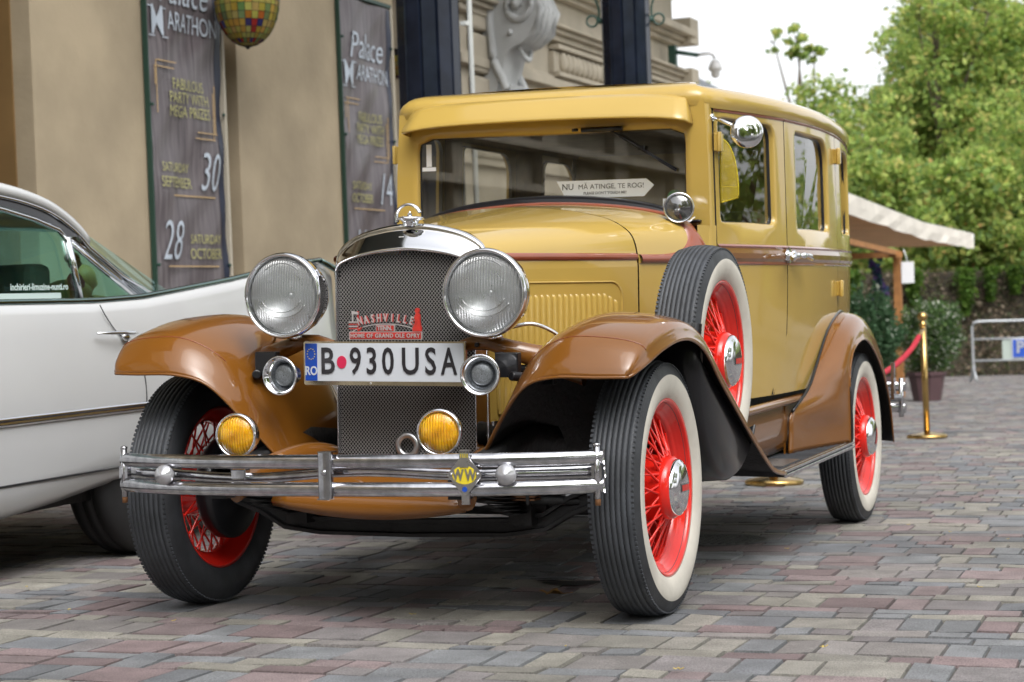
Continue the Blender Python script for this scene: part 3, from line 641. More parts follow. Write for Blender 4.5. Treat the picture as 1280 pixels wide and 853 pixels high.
# ---- lamps
def headlamp(x,y,z,R,kind='head'):
    c=(0,0,0); m=MB()
    if kind=='head':
        m.lathe([(0.004,R*.90),(-.008,R*.93),(-.012,R*.97),(-.008,R*1.0),(.004,R*1.02),(.016,R*1.0),(.024,R*.985),(.030,R*.99),(.037,R*.975),(.044,R*.955),(.060,R*.93),(.090,R*.84),(.120,R*.66),(.145,R*.40),(.155,R*.12),(.156,.001)],axis='y',seg=56)
        o=m.build('headlight',CHR,car,recalc=False)
        b=MB(); b.lathe([(.010,R*.90),(.03,R*.80),(.055,R*.62),(.075,R*.36),(.082,.012),(.082,.001)],axis='y',seg=48); b.sphere((0,.05,0),.012,n=6); b.build('reflector',ALU,o)
        l=MB(); l.lathe([(.006,R*.905),(-.004,R*.80),(-.010,R*.55),(-.013,R*.25),(-.014,.001)],axis='y',seg=48); 
        l.build('lens',LENS,o,recalc=False)
        a=MB()
        for rr,t0,t1,zc in ((.070,3.6,5.85,.01),(.088,3.7,5.75,.01),(.10,.6,2.5,-.01+.03),(.075,.75,2.4,.03),):
            pts=[(rr*math.cos(t),-.0125+.006*(rr*abs(math.cos(t))/.1)**2,zc*1+rr*math.sin(t)*(.85)) for t in np.linspace(t0,t1,20)]
            pts=[p for p in pts if math.hypot(p[0],p[2])<R*.86]
            pts=[(p[0],-.0150+.018*(math.hypot(p[0],p[2])/R)**2.6,p[2]) for p in pts]
            a.tube(pts,.0009,5)
        a.build('lens_ridge',ALU,o)
    elif kind=='fog':
        m.lathe([(.004,R*.86),(-.004,R*.90),(-.006,R*.97),(.004,R*1.01),(.014,R*.99),(.02,R*.96),(.035,R*.90),(.055,R*.7),(.07,R*.4),(.074,.001)],axis='y',seg=40)
        m.tube([(0,.04,-R*.8),(0,.045,-R*1.35)],.008,8)
        o=m.build('fog_lamp',CHR,car,recalc=False); l=MB(); l.lathe([(.004,R*.87),(-.006,R*.70),(-.011,R*.40),(-.013,.001)],axis='y',seg=40); l.build('lens',AMB,o,recalc=False)
    elif kind=='spot':
        m.lathe([(.004,R*.86),(-.004,R*.90),(-.006,R*.97),(.004,R*1.01),(.014,R*.97),(.02,R*.96),(.04,R*.90),(.065,R*.66),(.08,R*.3),(.082,.001)],axis='y',seg=40)
        m.tube([(0,.04,-R*.8),(.0,.045,-R*1.25)],.006,8); m.tube([(-.012,.045,-R*1.28),(.016,.045,-R*1.28)],.007,8); m.tube([(0,.05,-R*.7),(.03,.07,-R*.9),(.055,.12,-R*.5)],.006,8)
        o=m.build('spotlight',CHR,car,recalc=False)
        b=MB(); b.lathe([(.006,R*.86),(.02,R*.72),(.04,R*.45),(.048,.001)],axis='y',seg=32); b.build('reflector',CHW,o)
        l=MB(); l.lathe([(.004,R*.87),(-.005,R*.60),(-.008,.001)],axis='y',seg=40); l.build('lens',LENS2,o,recalc=False)
    return o
def place(o,x,y,z,yaw=0,pitch=0,M=BODY):
    o.matrix_local=TR@M@Matrix.Translation((x,y,z))@Matrix.Rotation(yaw,4,'Z')@Matrix.Rotation(pitch,4,'X'); return o
place(headlamp(0,0,0,.1235),.321,-.222,.975,.02); place(headlamp(0,0,0,.1235),-.313,-.222,.974,-.0)
place(headlamp(0,0,0,.062,'fog'),.301,-.500,.609,.10,M=BODY); place(headlamp(0,0,0,.062,'fog'),-.315,-.500,.589,.04)
place(headlamp(0,0,0,.052,'spot'),.512,1.03,1.248,.25)
# headlight tie bar
for sgn in (1,-1):
    m=MB(); R=[]
    for (x,y,z,hh,dd) in ((.20,-.115,.822,.018,.018),(.25,-.125,.835,.022,.022),(.30,-.135,.835,.024,.026),(.36,-.125,.815,.028,.028),(.42,-.10,.795,.034,.030),(.48,-.06,.775,.042,.032),(.54,-.02,.755,.05,.03)):
        R.append([(sgn*x,y+dd*math.cos(t),z+hh*math.sin(t)) for t in np.linspace(0,2*PI,17)[:-1]])
    m.grid(R,cj=True); b=bpart(m,'headlight_bar',BRN)
    m=MB(); m.lathe([(0,.022),(.006,.028),(.012,.022),(.028,.016),(.034,.024),(.05,.022)],(sgn*.317,-.145,.845),'z',16); m.build('lamp_socket',CHR,b)
    m=MB(); m.tube(crom([(sgn*.34,-.09,.875),(sgn*.40,-.06,.885),(sgn*.45,-.02,.86),(sgn*.47,.0,.83)],5),.006,8); m.build('cable_conduit',CHR,b)
    m=MB(); m.sphere((sgn*.268,-.156,.828),.0075,n=5); m.build('bolt_hole',BLK,b)
    m=MB(); m.box((sgn*.38,-.20,.775),(.07,.03,.07)); m.tube([(sgn*.37,-.12,.76),(sgn*.46,-.10,.76)],.012,8); m.tube([(sgn*.40,-.23,.745),(sgn*.445,-.15,.735),(sgn*.46,-.13,.74)],.014,10); m.box((sgn*.47,-.11,.755),(.035,.03,.08))
    m.build('horn_bracket',[BLK2],b,bevel=.004)
def horn(x,y,z,yaw):
    m=MB(); m.lathe([(.03,.0335),(.022,.034),(.0,.046),(-.006,.052),(-.008,.055),(-.004,.057),(.004,.054),(.02,.042),(.035,.034)],axis='y',seg=40)
    o=m.build('horn',CHR,car,recalc=False)
    b=MB(); b.lathe([(.034,.034),(.05,.026),(.07,.026),(.075,.02),(.075,.001)],axis='y',seg=24); b.build('horn_body',BLK2,o)
    b=MB(); b.lathe([(.028,.034),(.018,.030),(.014,.026),(.016,.001)],axis='y',seg=32); b.build('horn_mesh',pm('horn_gauze%d'%(len(MATS)),(.26,.28,.30),.4,metal=.6,var=.3,scale=300),o)
    return place(o,x,y,z,yaw)
horn(.338,-.30,.752,.15); horn(-.282,-.30,.745,-.05)
# ---- number plate and topper
m=MB(); A=rrect(-.277,.238,.7115,.8385,(.006,)*4); 
m.prism(A,lambda a,b:(a,-.168,b),lambda a,b:(a,-.155,b),0)
m.prism(rrect(-.272,.233,.7235,.8335,(.004,)*4),lambda a,b:(a,-.1695,b),lambda a,b:(a,-.166,b),1)
np_=bpart(m,'number_plate',[PGOLD,PLW])
f=lambda x,y,z:(x,-.1705-z,y)
m=MB(); m.prism([(-.271,.7245),(-.232,.7245),(-.232,.8325),(-.271,.8325)],lambda a,b:(a,-.1705,b),lambda a,b:(a,-.169,b),0)
for k in range(12):
    t=2*PI*k/12; m.prism([(-.2515+.0125*math.sin(t)+.0022*(1 if i%2==0 else .45)*math.sin(i*PI/5),.802+.0155*math.cos(t)+.0022*(1 if i%2==0 else .45)*math.cos(i*PI/5)) for i in range(10)],lambda a,b:(a,-.1713,b),lambda a,b:(a,-.170,b),1)
putm(m,'RO',.036,lambda x,y,z:(x-.2515,-.1713-z,y+.752),2,extrude=.0004,bold=.0009,sx=.80)
m.build('country_band',[PBLUE,PYEL,PLW],np_,recalc=False)
for ch,cx,sxx in (('B',-.198,.82),('9',-.107,.74),('3',-.055,.74),('0',-.003,.74),('U',.068,.80),('S',.131,.76),('A',.188,.66)):
    m=MB(); putm(m,ch,.108,lambda x,y,z,cx=cx:(x+cx,-.1715-z,y+.7785),0,extrude=.0005,bold=.0014,sx=sxx); m.build('plate_character',PLB,np_,recalc=False)
m=MB(); m.prism([(-.152+.0155*math.cos(t),.7785+.0185*math.sin(t)) for t in np.linspace(0,2*PI,25)[:-1]],lambda a,b:(a,-.1712,b),lambda a,b:(a,-.169,b)); m.build('round_sticker',PRED,np_)
m=MB(); m.sphere((-.06,-.169,.7175),.003,n=5); m.build('screw',ALU,np_)
# topper: NASHVILLE / TENN. / HOME OF GRAND OLE OPRY
m=MB(); X0,X1=-.129,.103; cx=(X0+X1)/2
def PR(pts,mi,y0=-.166,y1=-.162): m.prism(pts,lambda a,b:(a,y0,b),lambda a,b:(a,y1,b),mi)
PR(rrect(X0,X1,.843,.867,(.003,)*4),1,-.166,-.160); PR(rrect(X0+.003,X1-.003,.8455,.8645,(.002,)*4),0,-.1675,-.163)
PR(rrect(cx-.030,cx+.030,.8665,.8865,(.003,)*4),1,-.166,-.161); PR(rrect(cx-.0275,cx+.0275,.868,.8845,(.002,)*4),0,-.1675,-.163)
putm(m,'TENN.',.0175,lambda x,y,z:(x+cx,-.169-z,y+.8762),1,extrude=.001,bold=.0005,sx=.95)
putm(m,'HOME OF GRAND OLE OPRY',.0165,lambda x,y,z:(x+cx,-.169-z,y+.8548),1,extrude=.001,bold=.0004,sx=.93,spacing=1.12)
arcp=[(cx+.10*math.sin(t)*1.08,.8655+.0245*math.cos(t)**1.5) for t in np.linspace(-1.45,1.45,26)]
for a,b in zip(arcp,arcp[1:]): PR([(a[0],a[1]-.0022),(b[0],b[1]-.0022),(b[0],b[1]),(a[0],a[1])],1)
word='NASHVILLE'
for i,ch in enumerate(word):
    u=(i-4)/4; X=cx+.003+u*.082; Z=.897+.009*(1-u*u)+(.0); an=-u*.30
    for dz,dx,mi,yy in ((0,0,1,-.170),(-.0005,.0022,0,-.167)):
        V,F=textmesh(ch,.033,extrude=.0015,bold=.0006,sx=.62); m.add([(X+dx+v[0]*math.cos(an)-v[1]*math.sin(an),yy-v[2],Z+dz-.008*0+v[0]*math.sin(an)+v[1]*math.cos(an)) for v in V],F,mi,False)
# music note with staff on the left
for k in range(4): PR([(X0,.8745+k*.0062),(X0+.030,.8745+k*.0062),(X0+.030,.8775+k*.0062),(X0,.8775+k*.0062)],k%2,-.167,-.163)
PR([(X0+.010,.895),(X0+.0135,.895),(X0+.0135,.926),(X0+.010,.926)],1); PR([(X0+.027,.87),(X0+.031,.87),(X0+.031,.926),(X0+.027,.926)],0); PR([(X0+.010,.919),(X0+.031,.916),(X0+.031,.923),(X0+.010,.927)],1,-.168,-.164)
PR([(X0+.028,.866),(X0+.038,.872),(X0+.044,.880),(X0+.040,.880),(X0+.031,.872)],0,-.168,-.164)
# little standing figure on the right
fig=[(-.013,.867),(.012,.867),(.0115,.878),(.009,.886),(.0075,.897),(.0085,.908),(.0065,.916),(.0035,.919),(.006,.923),(.0065,.929),(.003,.934),(-.003,.934),(-.0065,.929),(-.006,.923),(-.0035,.919),(-.0065,.915),(-.0080,.907),(-.0065,.897),(-.0085,.888),(-.013,.880),(-.016,.875)]
PR([(X1-.013+a,b) for a,b in fig],0,-.170,-.161)
bpart(m,'plate_topper',[BRED,BSIL],recalc=False)
# ---- bumper (level with the axle, not with the body)
def bx(x,base=-.585): return base+.155*(abs(x)/.735)**3.2
def bar(z,h,xs,off=0):
    m=MB(); pr=[(.0065,-.5),(.001,-.5),(-.004,-.42),(-.009,-.25),(-.0115,-.08),(-.0105,.0),(-.0115,.08),(-.009,.25),(-.004,.42),(.001,.5),(.0065,.5)]
    R=[]
    for x in xs:
        R.append([(x,bx(x)+a+off,z+b*h) for a,b in pr])
    m.grid(R,cj=True); return m
xs=np.linspace(-.737,.737,49)
m=bar(.470,.038,xs); bmp=wpart(m,'front_bumper',CHW)
m=bar(.396,.038,xs); m.build('lower_bar',CHW,bmp)
m=MB(); R=[]
for x in np.linspace(-.73,.73,60):
    wv=.012*math.sin((x+.1)*7.0)*(1-min(1,abs(x)/.5)**2)-.004; hh=.014 if abs(x)<.5 else .016
    R.append([(x,bx(x)+.035+a,.435+wv+b*hh) for a,b in ((.003,-1),(-.003,-1),(-.004,0),(-.003,1),(.003,1))])
m.grid(R,cj=True); m.build('spring_bar',CHW,bmp)
RUST=pm('rusty_bolt',(.22,.10,.04),.8)
for s in (1,-1):
    m=MB(); m.tube([(s*.722,bx(.722),.362),(s*.722,bx(.722),.502)],.009,10); m.sphere((s*.722,bx(.722),.503),.011,n=6,sc=(1,1,.6)); m.box((s*.722,bx(.722)+.004,.433),(.028,.020,.034)); m.tube([(s*.722,bx(.722),.345),(s*.722,bx(.722),.375)],.008,8,mi=1); m.build('end_bolt',[CHW,RUST],bmp)
m=MB(); m.grid([[(.013+a,-.604+b,z) for a,b in ((-.016,.022),(-.019,0),(-.015,-.003),(.015,-.003),(.019,0),(.016,.022))] for z in (.372,.38,.49,.497)]); m.box((.013,-.60,.372),(.036,.03,.004)); m.box((.018,-.594,.4965),(.040,.036,.004)); m.sphere((.013,-.609,.442),.008,n=6,sc=(1,.6,1)); m.build('centre_clamp',PGOLD if False else CHW,bmp)
for s,x0 in ((1,.42),(-1,-.27)): m=MB(); m.box((x0,-.555,.435),(.045,.03,.03)); m.build('bumper_bracket',CHW,bmp,bevel=.004)
for x in (-.515,.512):
    m=MB(); m.lathe([(.01,.024),(-.004,.0275),(-.012,.0275),(-.018,.020),(-.026,.012),(-.030,.006),(-.031,.001)],axis='y',seg=28)
    m.lathe([(.03,.010),(.01,.024)],axis='y',seg=16); o=m.build('marker_lamp',pm('frosted_lens%d'%len(MATS),(.55,.55,.58),.18,metal=.55),bmp); o.location=(x,bx(x)-.012,.433)
    o.rotation_euler=(0,0,.2)
# diamond badge on the bumper
m=MB(); bxx=.408; D=[(0,-.056),(.006,-.054),(.046,-.006),(.047,.002),(.014,.040),(.013,.056),(-.013,.056),(-.014,.040),(-.047,.002),(-.046,-.006),(-.006,-.054)]
Y=bx(bxx)-.016
m.prism([(a+bxx,b+.436) for a,b in D],lambda a,b:(a,Y-.004,b),lambda a,b:(a,Y,b),0)
m.prism([(bxx+.034*math.cos(t),.434+.024*math.sin(t)) for t in np.linspace(0,2*PI,25)[:-1]],lambda a,b:(a,Y-.0048,b),lambda a,b:(a,Y-.003,b),1)
m.prism([(bxx+.007*math.cos(t),.397+.007*math.sin(t)) for t in np.linspace(0,2*PI,17)[:-1]],lambda a,b:(a,Y-.006,b),lambda a,b:(a,Y-.004,b),2)
m.box((bxx,Y-.0055,.458),(.024,.002,.008),0)
for s in (-1,1): m.sphere((bxx+s*.037,Y-.005,.436),.0045,n=5)
for i in range(4): m.box((bxx-.009+i*.006,Y-.0050,.484),(.002,.001,.010),1)
putm(m,'W',.040,lambda x,y,z:(bxx-.0175+x,Y-.0058-z,.433+y),0,extrude=.0008,bold=.0012,sx=.72); putm(m,'W',.040,lambda x,y,z:(bxx+.0175+x,Y-.0058-z,.433+y),0,extrude=.0008,bold=.0012,sx=.72)
m.box((bxx,Y+.002,.372),(.022,.006,.03),0); m.box((bxx,Y+.005,.497),(.028,.012,.004),0)
m.build('club_badge',[ALU,PYEL,PBLUE],bmp,recalc=False)
# ---- chassis, axle, springs
m=MB(); R=[]
for x,z,hh in ((-.60,.345,.03),(-.50,.31,.03),(-.42,.262,.028),(-.30,.245,.026),(0,.240,.026),(.30,.245,.026),(.42,.262,.028),(.50,.31,.03),(.60,.345,.03)):
    R.append([(x,-.02+a,z+b*hh) for a,b in ((-.028,-1),(-.028,-.6),(-.010,-.5),(-.010,.5),(-.028,.6),(-.028,1),(.028,1),(.028,-1))])
m.grid(R,cj=True,smooth=False); wpart(m,'front_axle',BLK)
for s in (-1,1):
    m=MB()
    for k in range(6): 
        L=.52-k*.07; m.tube([(s*.36,y,.345+.05*(abs(y)/.52)**2-k*.011) for y in np.linspace(-L,L,13)],.005,4,flat=5)
    m.box((s*.36,-.02,.30),(.07,.12,.09)); m.box((s*.36,-.50,.40),(.05,.05,.07)); wpart(m,'leaf_spring',BLK)
m=MB()
for s in (-1,1):
    m.grid([[(s*.36+a,y,z+b) for a,b in ((-.025,-.04),(.025,-.04),(.025,.04),(-.025,.04))] for y,z in ((-.50,.41),(-.3,.44),(0,.50),(.5,.46),(1.0,.44),(2.2,.44),(2.6,.52),(3.4,.46))],cj=True)
for y in (.9,1.6,2.3): m.box((0,y,.44),(.70,.08,.07))
m.box((0,.45,.52),(.34,.75,.34)); m.box((0,1.3,.40),(.28,.5,.22)); m.tube([(0,1.5,.40),(0,2.8,.38)],.035,10); m.tube([(.25,1.0,.34),(.27,2.4,.34),(.3,3.3,.36)],.03,10)
m.tube([(-.62,2.846,.36),(.62,2.846,.36)],.045,12); m.sphere((0,2.846,.36),.15,n=8)
m.box((0,2.2,.53),(1.24,2.1,.03)); m.box((0,3.1,.44),(.8,.4,.22)); m.tube([(-.5,.12,.28),(.5,.12,.28)],.012,8)
m.box((.1,-.02,.40),(.5,.06,.10)); m.tube([(.12,-.18,.36),(.30,-.10,.33),(.52,-.02,.32)],.014,8)
wpart(m,'chassis',BLK,recalc=False)
# oil stained coil seen under the bumper
m=MB()
for k in range(7): m.box((.36,-.14,.335+k*.009),(.16,.05,.005))
for k in range(3): m.box((.30+k*.06,-.168,.36),(.008,.006,.075),1)
wpart(m,'oil_cooler',[pm('copper_brown',(.10,.045,.02),.6,metal=.4,var=.5,scale=40),BLK])
# gravel pan below the radiator
m=MB(); R=[]
for x in np.linspace(-.30,.30,13):
    e=(abs(x)/.30)**2; R.append([(x,-.03,.50),(x,-.09,.490+.0*e),(x,-.18,.465),(x,-.27,.44-.0*e),(x,-.32,.405),(x,-.335,.370+.02*e),(x,-.325,.345+.03*e)])
m.grid(R); bpart(m,'front_apron',BRN,solid=.004)
for s in (1,-1):
    m=MB(); m.tube([(q[0],q[1],q[2]) for q in crom([(s*.262,-.02,.475),(s*.275,-.10,.492),(s*.292,-.20,.495),(s*.315,-.30,.480),(s*.338,-.38,.455),(s*.356,-.45,.425)],4)],[.05-.0008*i for i in range(21)],12,flat=.75); bpart(m,'frame_cover',BRN)
# ---- mirror, deflectors, rear bumper, inside
m=MB(); m.lathe([(0,.012),(.004,.016),(.010,.013)],(.580,1.195,1.560),'x',16,cap1=True); m.tube([(.587,1.195,1.560),(.625,1.17,1.545),(.70,1.150,1.510)],.0065,8); m.sphere((.708,1.150,1.505),.012,n=6)
k0=len(m.v); m.lathe([(-.008,.001),(-.0075,.02),(-.004,.040),(.001,.0535),(.007,.056),(.010,.050),(.012,.001)],(0,0,0),'y',40)
m.xf(Matrix.Translation((.722,1.135,1.502))@Matrix.Rotation(.36,4,'Z')@Matrix.Rotation(-.08,4,'X'),k0)
bpart(m,'door_mirror',CHR)
for s in (1,-1):
    m=MB(); P=[(0,0)]+[(.115*math.sin(t)*1.0,.205*math.cos(t)-.0) for t in np.linspace(0,PI/2,12)]
    P=[(0,-.03),(0,.19)]+[(.115*math.sin(t),.19*math.cos(t)**.9 if math.cos(t)>1e-6 else 0) for t in np.linspace(.15,PI/2,11)]+[(.112,-.012)]
    m.prism(P,lambda a,b:(s*(.600+a*.35),1.235+a*.75,1.300+b),lambda a,b:(s*(.603+a*.35),1.235+a*.75,1.300+b)); o=bpart(m,'wind_deflector',AMB_T)
    r=MB(); r.tube([(s*(.6015+a*.35),1.235+a*.75,1.300+b) for a,b in P+[P[0]]],.0025,6); r.tube([(s*.60,1.235,1.325),(s*.64,1.32,1.325)],.002,6); r.build('edging',PYEL,o)
m=MB()
for z in (.40,.50): m.tube([(-.82,3.62,z),(-.6,3.70,z),(0,3.74,z),(.6,3.70,z),(.82,3.62,z)],.022,10,flat=.5)
m.tube([(.80,3.62,.36),(.80,3.62,.54)],.012,8); m.tube([(.80,3.60,.45),(.5,3.45,.45),(.36,3.3,.45)],.018,8); m.box((.775,3.55,.53),(.015,.03,.17)); m.tube([(-.80,3.60,.45),(-.5,3.45,.45),(-.36,3.3,.45)],.018,8)
bpart(m,'rear_bumper',CHW)
m=MB()
for y0,w in ((1.75,1.1),(2.62,1.2)):
    m.box((0,y0+.05,.78),(w,.50,.20)); m.box((0,y0+.30,1.02),(w,.13,.50),rot=Matrix.Rotation(-.12,3,'X'))
o=bpart(m,'bench_seats',SEAT,bevel=.04)
m=MB(); m.box((0,1.22,1.13),(1.10,.14,.13)); m.box((0,1.17,1.205),(1.12,.10,.01)); bpart(m,'dashboard',BLK2,bevel=.01)
m=MB(); m.lathe([(-.008,.185),(0,.192),(.008,.185),(0,.178),(-.008,.185)],(0,0,0),'z',40); m.tube([(-.18,0,0),(.18,0,0)],.006,6); m.tube([(0,-.18,0),(0,.18,0)],.006,6); m.tube([(0,0,0),(0,0,-.5)],.015,8)
m.xf(Matrix.Translation((.30,1.42,1.12))@Matrix.Rotation(.9,4,'X')); bpart(m,'steering_wheel',BLK2)
# ---- cards lying on the dashboard
def bthing(mb,name,mats,label,cat,at,**k):
    o=mb.build(name,mats,None,**k); o.matrix_world=BODY@Matrix.Translation(at); return tag(o,label,cat)
m=MB(); m.prism([(-.195,.033),(.165,.033),(.195,.008),(.155,-.033),(-.160,-.033)],lambda a,b:(a,0,b),lambda a,b:(a,.002,b),0)
fz=lambda x,y,z:(x,-.0008-z,y)
putm(m,'NU',.033,lambda x,y,z:(x-.150,-.0008-z,y+.009+x*.0),1,extrude=.0003,bold=.0004); putm(m,'MĂ ATINGE, TE ROG!',.0265,lambda x,y,z:(x+.024,-.0008-z,y+.008),1,extrude=.0003,bold=0,sx=1.04,res=4)
putm(m,"PLEASE DON'T TOUCH ME!",.0135,lambda x,y,z:(x,-.0008-z,y-.016),1,extrude=.0003,bold=.0002,sx=1.05)
bthing(m,'notice_card',[PAPER,PLB],'white arrow shaped card reading NU MĂ ATINGE, TE ROG! behind the windscreen','sign',(.200,1.178,1.328),recalc=False)
for q_ in [o for o in COL.objects if o.name=='notice_card']: q_.matrix_world=q_.matrix_world@Matrix.Scale(.92,4)
m=MB(); m.box((0,0,0),(.085,.004,.05),0); m.box((.002,-.003,.0),(.065,.002,.03),1); m.prism([(.028*math.cos(t),.025+.03*math.sin(t)) for t in np.linspace(0,PI,14)],lambda a,b:(a,-.001,b),lambda a,b:(a,.003,b),2)
bthing(m,'photo_card',[PAPER,pm('brown_print',(.12,.05,.03),.5,var=.6,scale=60),pm('green_print',(.05,.14,.05),.5,var=.9,scale=60)],'small picture card beside the spotlight behind the windscreen','card',(.452,1.185,1.262))
# ================================================================ THE SETTING
def attrmat(name,rough=.8,trans=0,nvar=.25,nscale=30,bump=.3,spec=.5):
    m,t,b=newmat(name); N=t.nodes; L=t.links; setp(b,Roughness=rough,Specular_IOR_Level=spec)
    at=N.new('ShaderNodeAttribute'); at.attribute_name='tone'; tc=N.new('ShaderNodeTexCoord'); nz=N.new('ShaderNodeTexNoise'); nz.inputs['Scale'].default_value=nscale; nz.inputs['Detail'].default_value=6
    mr=N.new('ShaderNodeMapRange'); mr.inputs[1].default_value=.3; mr.inputs[2].default_value=.7; mr.inputs[3].default_value=1-nvar; mr.inputs[4].default_value=1+nvar
    mx=N.new('ShaderNodeVectorMath'); mx.operation='SCALE'; L.new(tc.outputs['Object'],nz.inputs['Vector']); L.new(nz.outputs[0],mr.inputs[0]); L.new(at.outputs['Color'],mx.inputs[0]); L.new(mr.outputs[0],mx.inputs['Scale'])
    L.new(mx.outputs[0],b.inputs['Base Color'])
    if name=='paver_concrete':
        gn=N.new('ShaderNodeTexNoise'); gn.inputs['Scale'].default_value=260; gn.inputs['Detail'].default_value=2; L.new(tc.outputs['Object'],gn.inputs['Vector']); g2=N.new('ShaderNodeMapRange'); g2.inputs[1].default_value=.3; g2.inputs[2].default_value=.7; g2.inputs[3].default_value=.60; g2.inputs[4].default_value=1.40; L.new(gn.outputs[0],g2.inputs[0])
        bn=N.new('ShaderNodeTexNoise'); bn.inputs['Scale'].default_value=.8; bn.inputs['Detail'].default_value=5; L.new(tc.outputs['Object'],bn.inputs['Vector']); b2=N.new('ShaderNodeMapRange'); b2.inputs[1].default_value=.35; b2.inputs[2].default_value=.65; b2.inputs[3].default_value=.86; b2.inputs[4].default_value=1.12; L.new(bn.outputs[0],b2.inputs[0])
        mg=N.new('ShaderNodeMath'); mg.operation='MULTIPLY'; L.new(g2.outputs[0],mg.inputs[0]); L.new(b2.outputs[0],mg.inputs[1]); my=N.new('ShaderNodeVectorMath'); my.operation='SCALE'; L.new(mx.outputs[0],my.inputs[0]); L.new(mg.outputs[0],my.inputs['Scale']); L.new(my.outputs[0],b.inputs['Base Color'])
    if bump:
        n2=N.new('ShaderNodeTexNoise'); n2.inputs['Scale'].default_value=160; n2.inputs['Detail'].default_value=4; L.new(tc.outputs['Object'],n2.inputs['Vector'])
        bp=N.new('ShaderNodeBump'); bp.inputs['Strength'].default_value=bump; bp.inputs['Distance'].default_value=.004; L.new(n2.outputs[0],bp.inputs['Height']); L.new(bp.outputs[0],b.inputs['Normal'])
    if trans:
        tl=N.new('ShaderNodeBsdfTranslucent'); ms=N.new('ShaderNodeMixShader'); ms.inputs[0].default_value=trans; o=N['Material Output']
        L.new(mx.outputs[0],tl.inputs[0]); L.new(b.outputs[0],ms.inputs[1]); L.new(tl.outputs[0],ms.inputs[2]); L.new(ms.outputs[0],o.inputs['Surface'])
    return m
def tonemesh(name,V,F,tones,mat,parent=None):
    """numpy mesh: V (n,3), F (m,4), tones (m,3) a colour of its own for every face"""
    me=bpy.data.meshes.new(name); n,mm=len(V),len(F)
    me.vertices.add(n); me.vertices.foreach_set('co',V.astype('f').ravel()); me.loops.add(mm*4); me.loops.foreach_set('vertex_index',F.astype('i').ravel())
    me.polygons.add(mm); me.polygons.foreach_set('loop_start',np.arange(mm,dtype='i')*4); me.polygons.foreach_set('loop_total',np.full(mm,4,'i'))
    at=me.attributes.new('tone','FLOAT_COLOR','FACE'); at.data.foreach_set('color',np.c_[tones,np.ones(mm)].astype('f').ravel())
    me.polygons.foreach_set('use_smooth',np.zeros(mm,bool)); me.materials.append(mat); me.update(); me.validate(); o=bpy.data.objects.new(name,me); COL.objects.link(o)
    if parent: o.parent=parent
    return o
m=MB(); m.grid([[(x,y,-.0075) for x in (-400,-30,30,400)] for y in (-400,-20,60,400)],smooth=False)
g=m.build('ground',pm('joint_sand',(.085,.080,.072),.95,var=.5,scale=6),None); tag(g,kind='structure')
PAL=np.array([(.165,.18,.205),(.20,.215,.235),(.255,.175,.18),(.235,.15,.155),(.31,.29,.235),(.28,.262,.22),(.25,.225,.215),(.225,.20,.205),(.19,.165,.17)])*.80
PAL=PAL*.62+PAL.mean(1,keepdims=True)*.26*np.array([1.05,1.0,.96])+PAL.mean()*.12
PW=np.array([.16,.12,.14,.10,.12,.11,.12,.08,.05])
def pavers():
    V=[];F=[];T=[]; y=-4.2; k=0; rows=[.2,.1,.2,.1,.1,.2,.1,.1]
    c,s=math.cos(.035),math.sin(.035)
    while y<43:
        h=rows[k%8]; k+=1
        near=y<14
        x=-12+rng.uniform(0,.2); x1=13
        ws=[]; xx=x
        while xx<x1:
            w=(.2 if rng.random()<.4 else .1) if h>=.2 else (.2 if rng.random()<.5 else .1)
            if h>=.3: w=.2
            if not near: w*=1.0
            ws.append((xx,w)); xx+=w
        A=np.array(ws); n=len(A); g=.0016+rng.uniform(0,.0016,n)
        x0=A[:,0]+g; xe=A[:,0]+A[:,1]-g; y0=y+g; ye=y+h-g; z=rng.normal(0,.0009,n)
        b=.0028; tx=rng.normal(0,.0012,n); ty=rng.normal(0,.0012,n)
        def P(X,Y,Z): return np.stack([X*c-Y*s,X*s+Y*c,Z],1)
        one=np.ones(n)
        top=[P(x0+b,(y0+b),z-tx-ty),P(xe-b,(y0+b),z+tx-ty),P(xe-b,(ye-b),z+tx+ty),P(x0+b,(ye-b),z-tx+ty)]
        bot=[P(x0,y0,-.0085*one),P(xe,y0,-.0085*one),P(xe,ye,-.0085*one),P(x0,ye,-.0085*one)]
        base=len(V)*8 if False else sum(len(v) for v in V)
        vv=np.stack(top+bot,1).reshape(-1,3); V.append(vv); o=base+8*np.arange(n)
        fs=[(0,1,2,3),(4,5,1,0),(5,6,2,1),(6,7,3,2),(7,4,0,3)]
        for f in fs: pass
        ff=np.stack([np.stack([o+i for i in f],1) for f in fs],1).reshape(-1,4); F.append(ff)
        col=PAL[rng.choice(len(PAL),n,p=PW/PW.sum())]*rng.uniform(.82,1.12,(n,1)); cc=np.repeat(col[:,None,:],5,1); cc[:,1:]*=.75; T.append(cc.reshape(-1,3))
        y+=h
    V=np.vstack(V);F=np.vstack(F);T=np.vstack(T)
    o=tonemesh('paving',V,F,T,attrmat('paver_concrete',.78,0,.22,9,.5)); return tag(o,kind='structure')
pavers()
OIL=pm('oil_stain',(.012,.011,.011),.75)
def blob(name,cx,cy,rx_,ry_,z,mat,n=26,seed=1,h=.0):
    r=random.Random(seed); ph=[r.uniform(0,6.28) for _ in range(4)]; P=[]
    for k in range(n):
        t=2*PI*k/n; q=1+.22*math.sin(2*t+ph[0])+.14*math.sin(3*t+ph[1])+.10*math.sin(5*t+ph[2]); P.append((cx+rx_*q*math.cos(t),cy+ry_*q*math.sin(t),z))
    m=MB(); m.add(P,[tuple(range(n))],0,False); return m.build(name,mat,None)
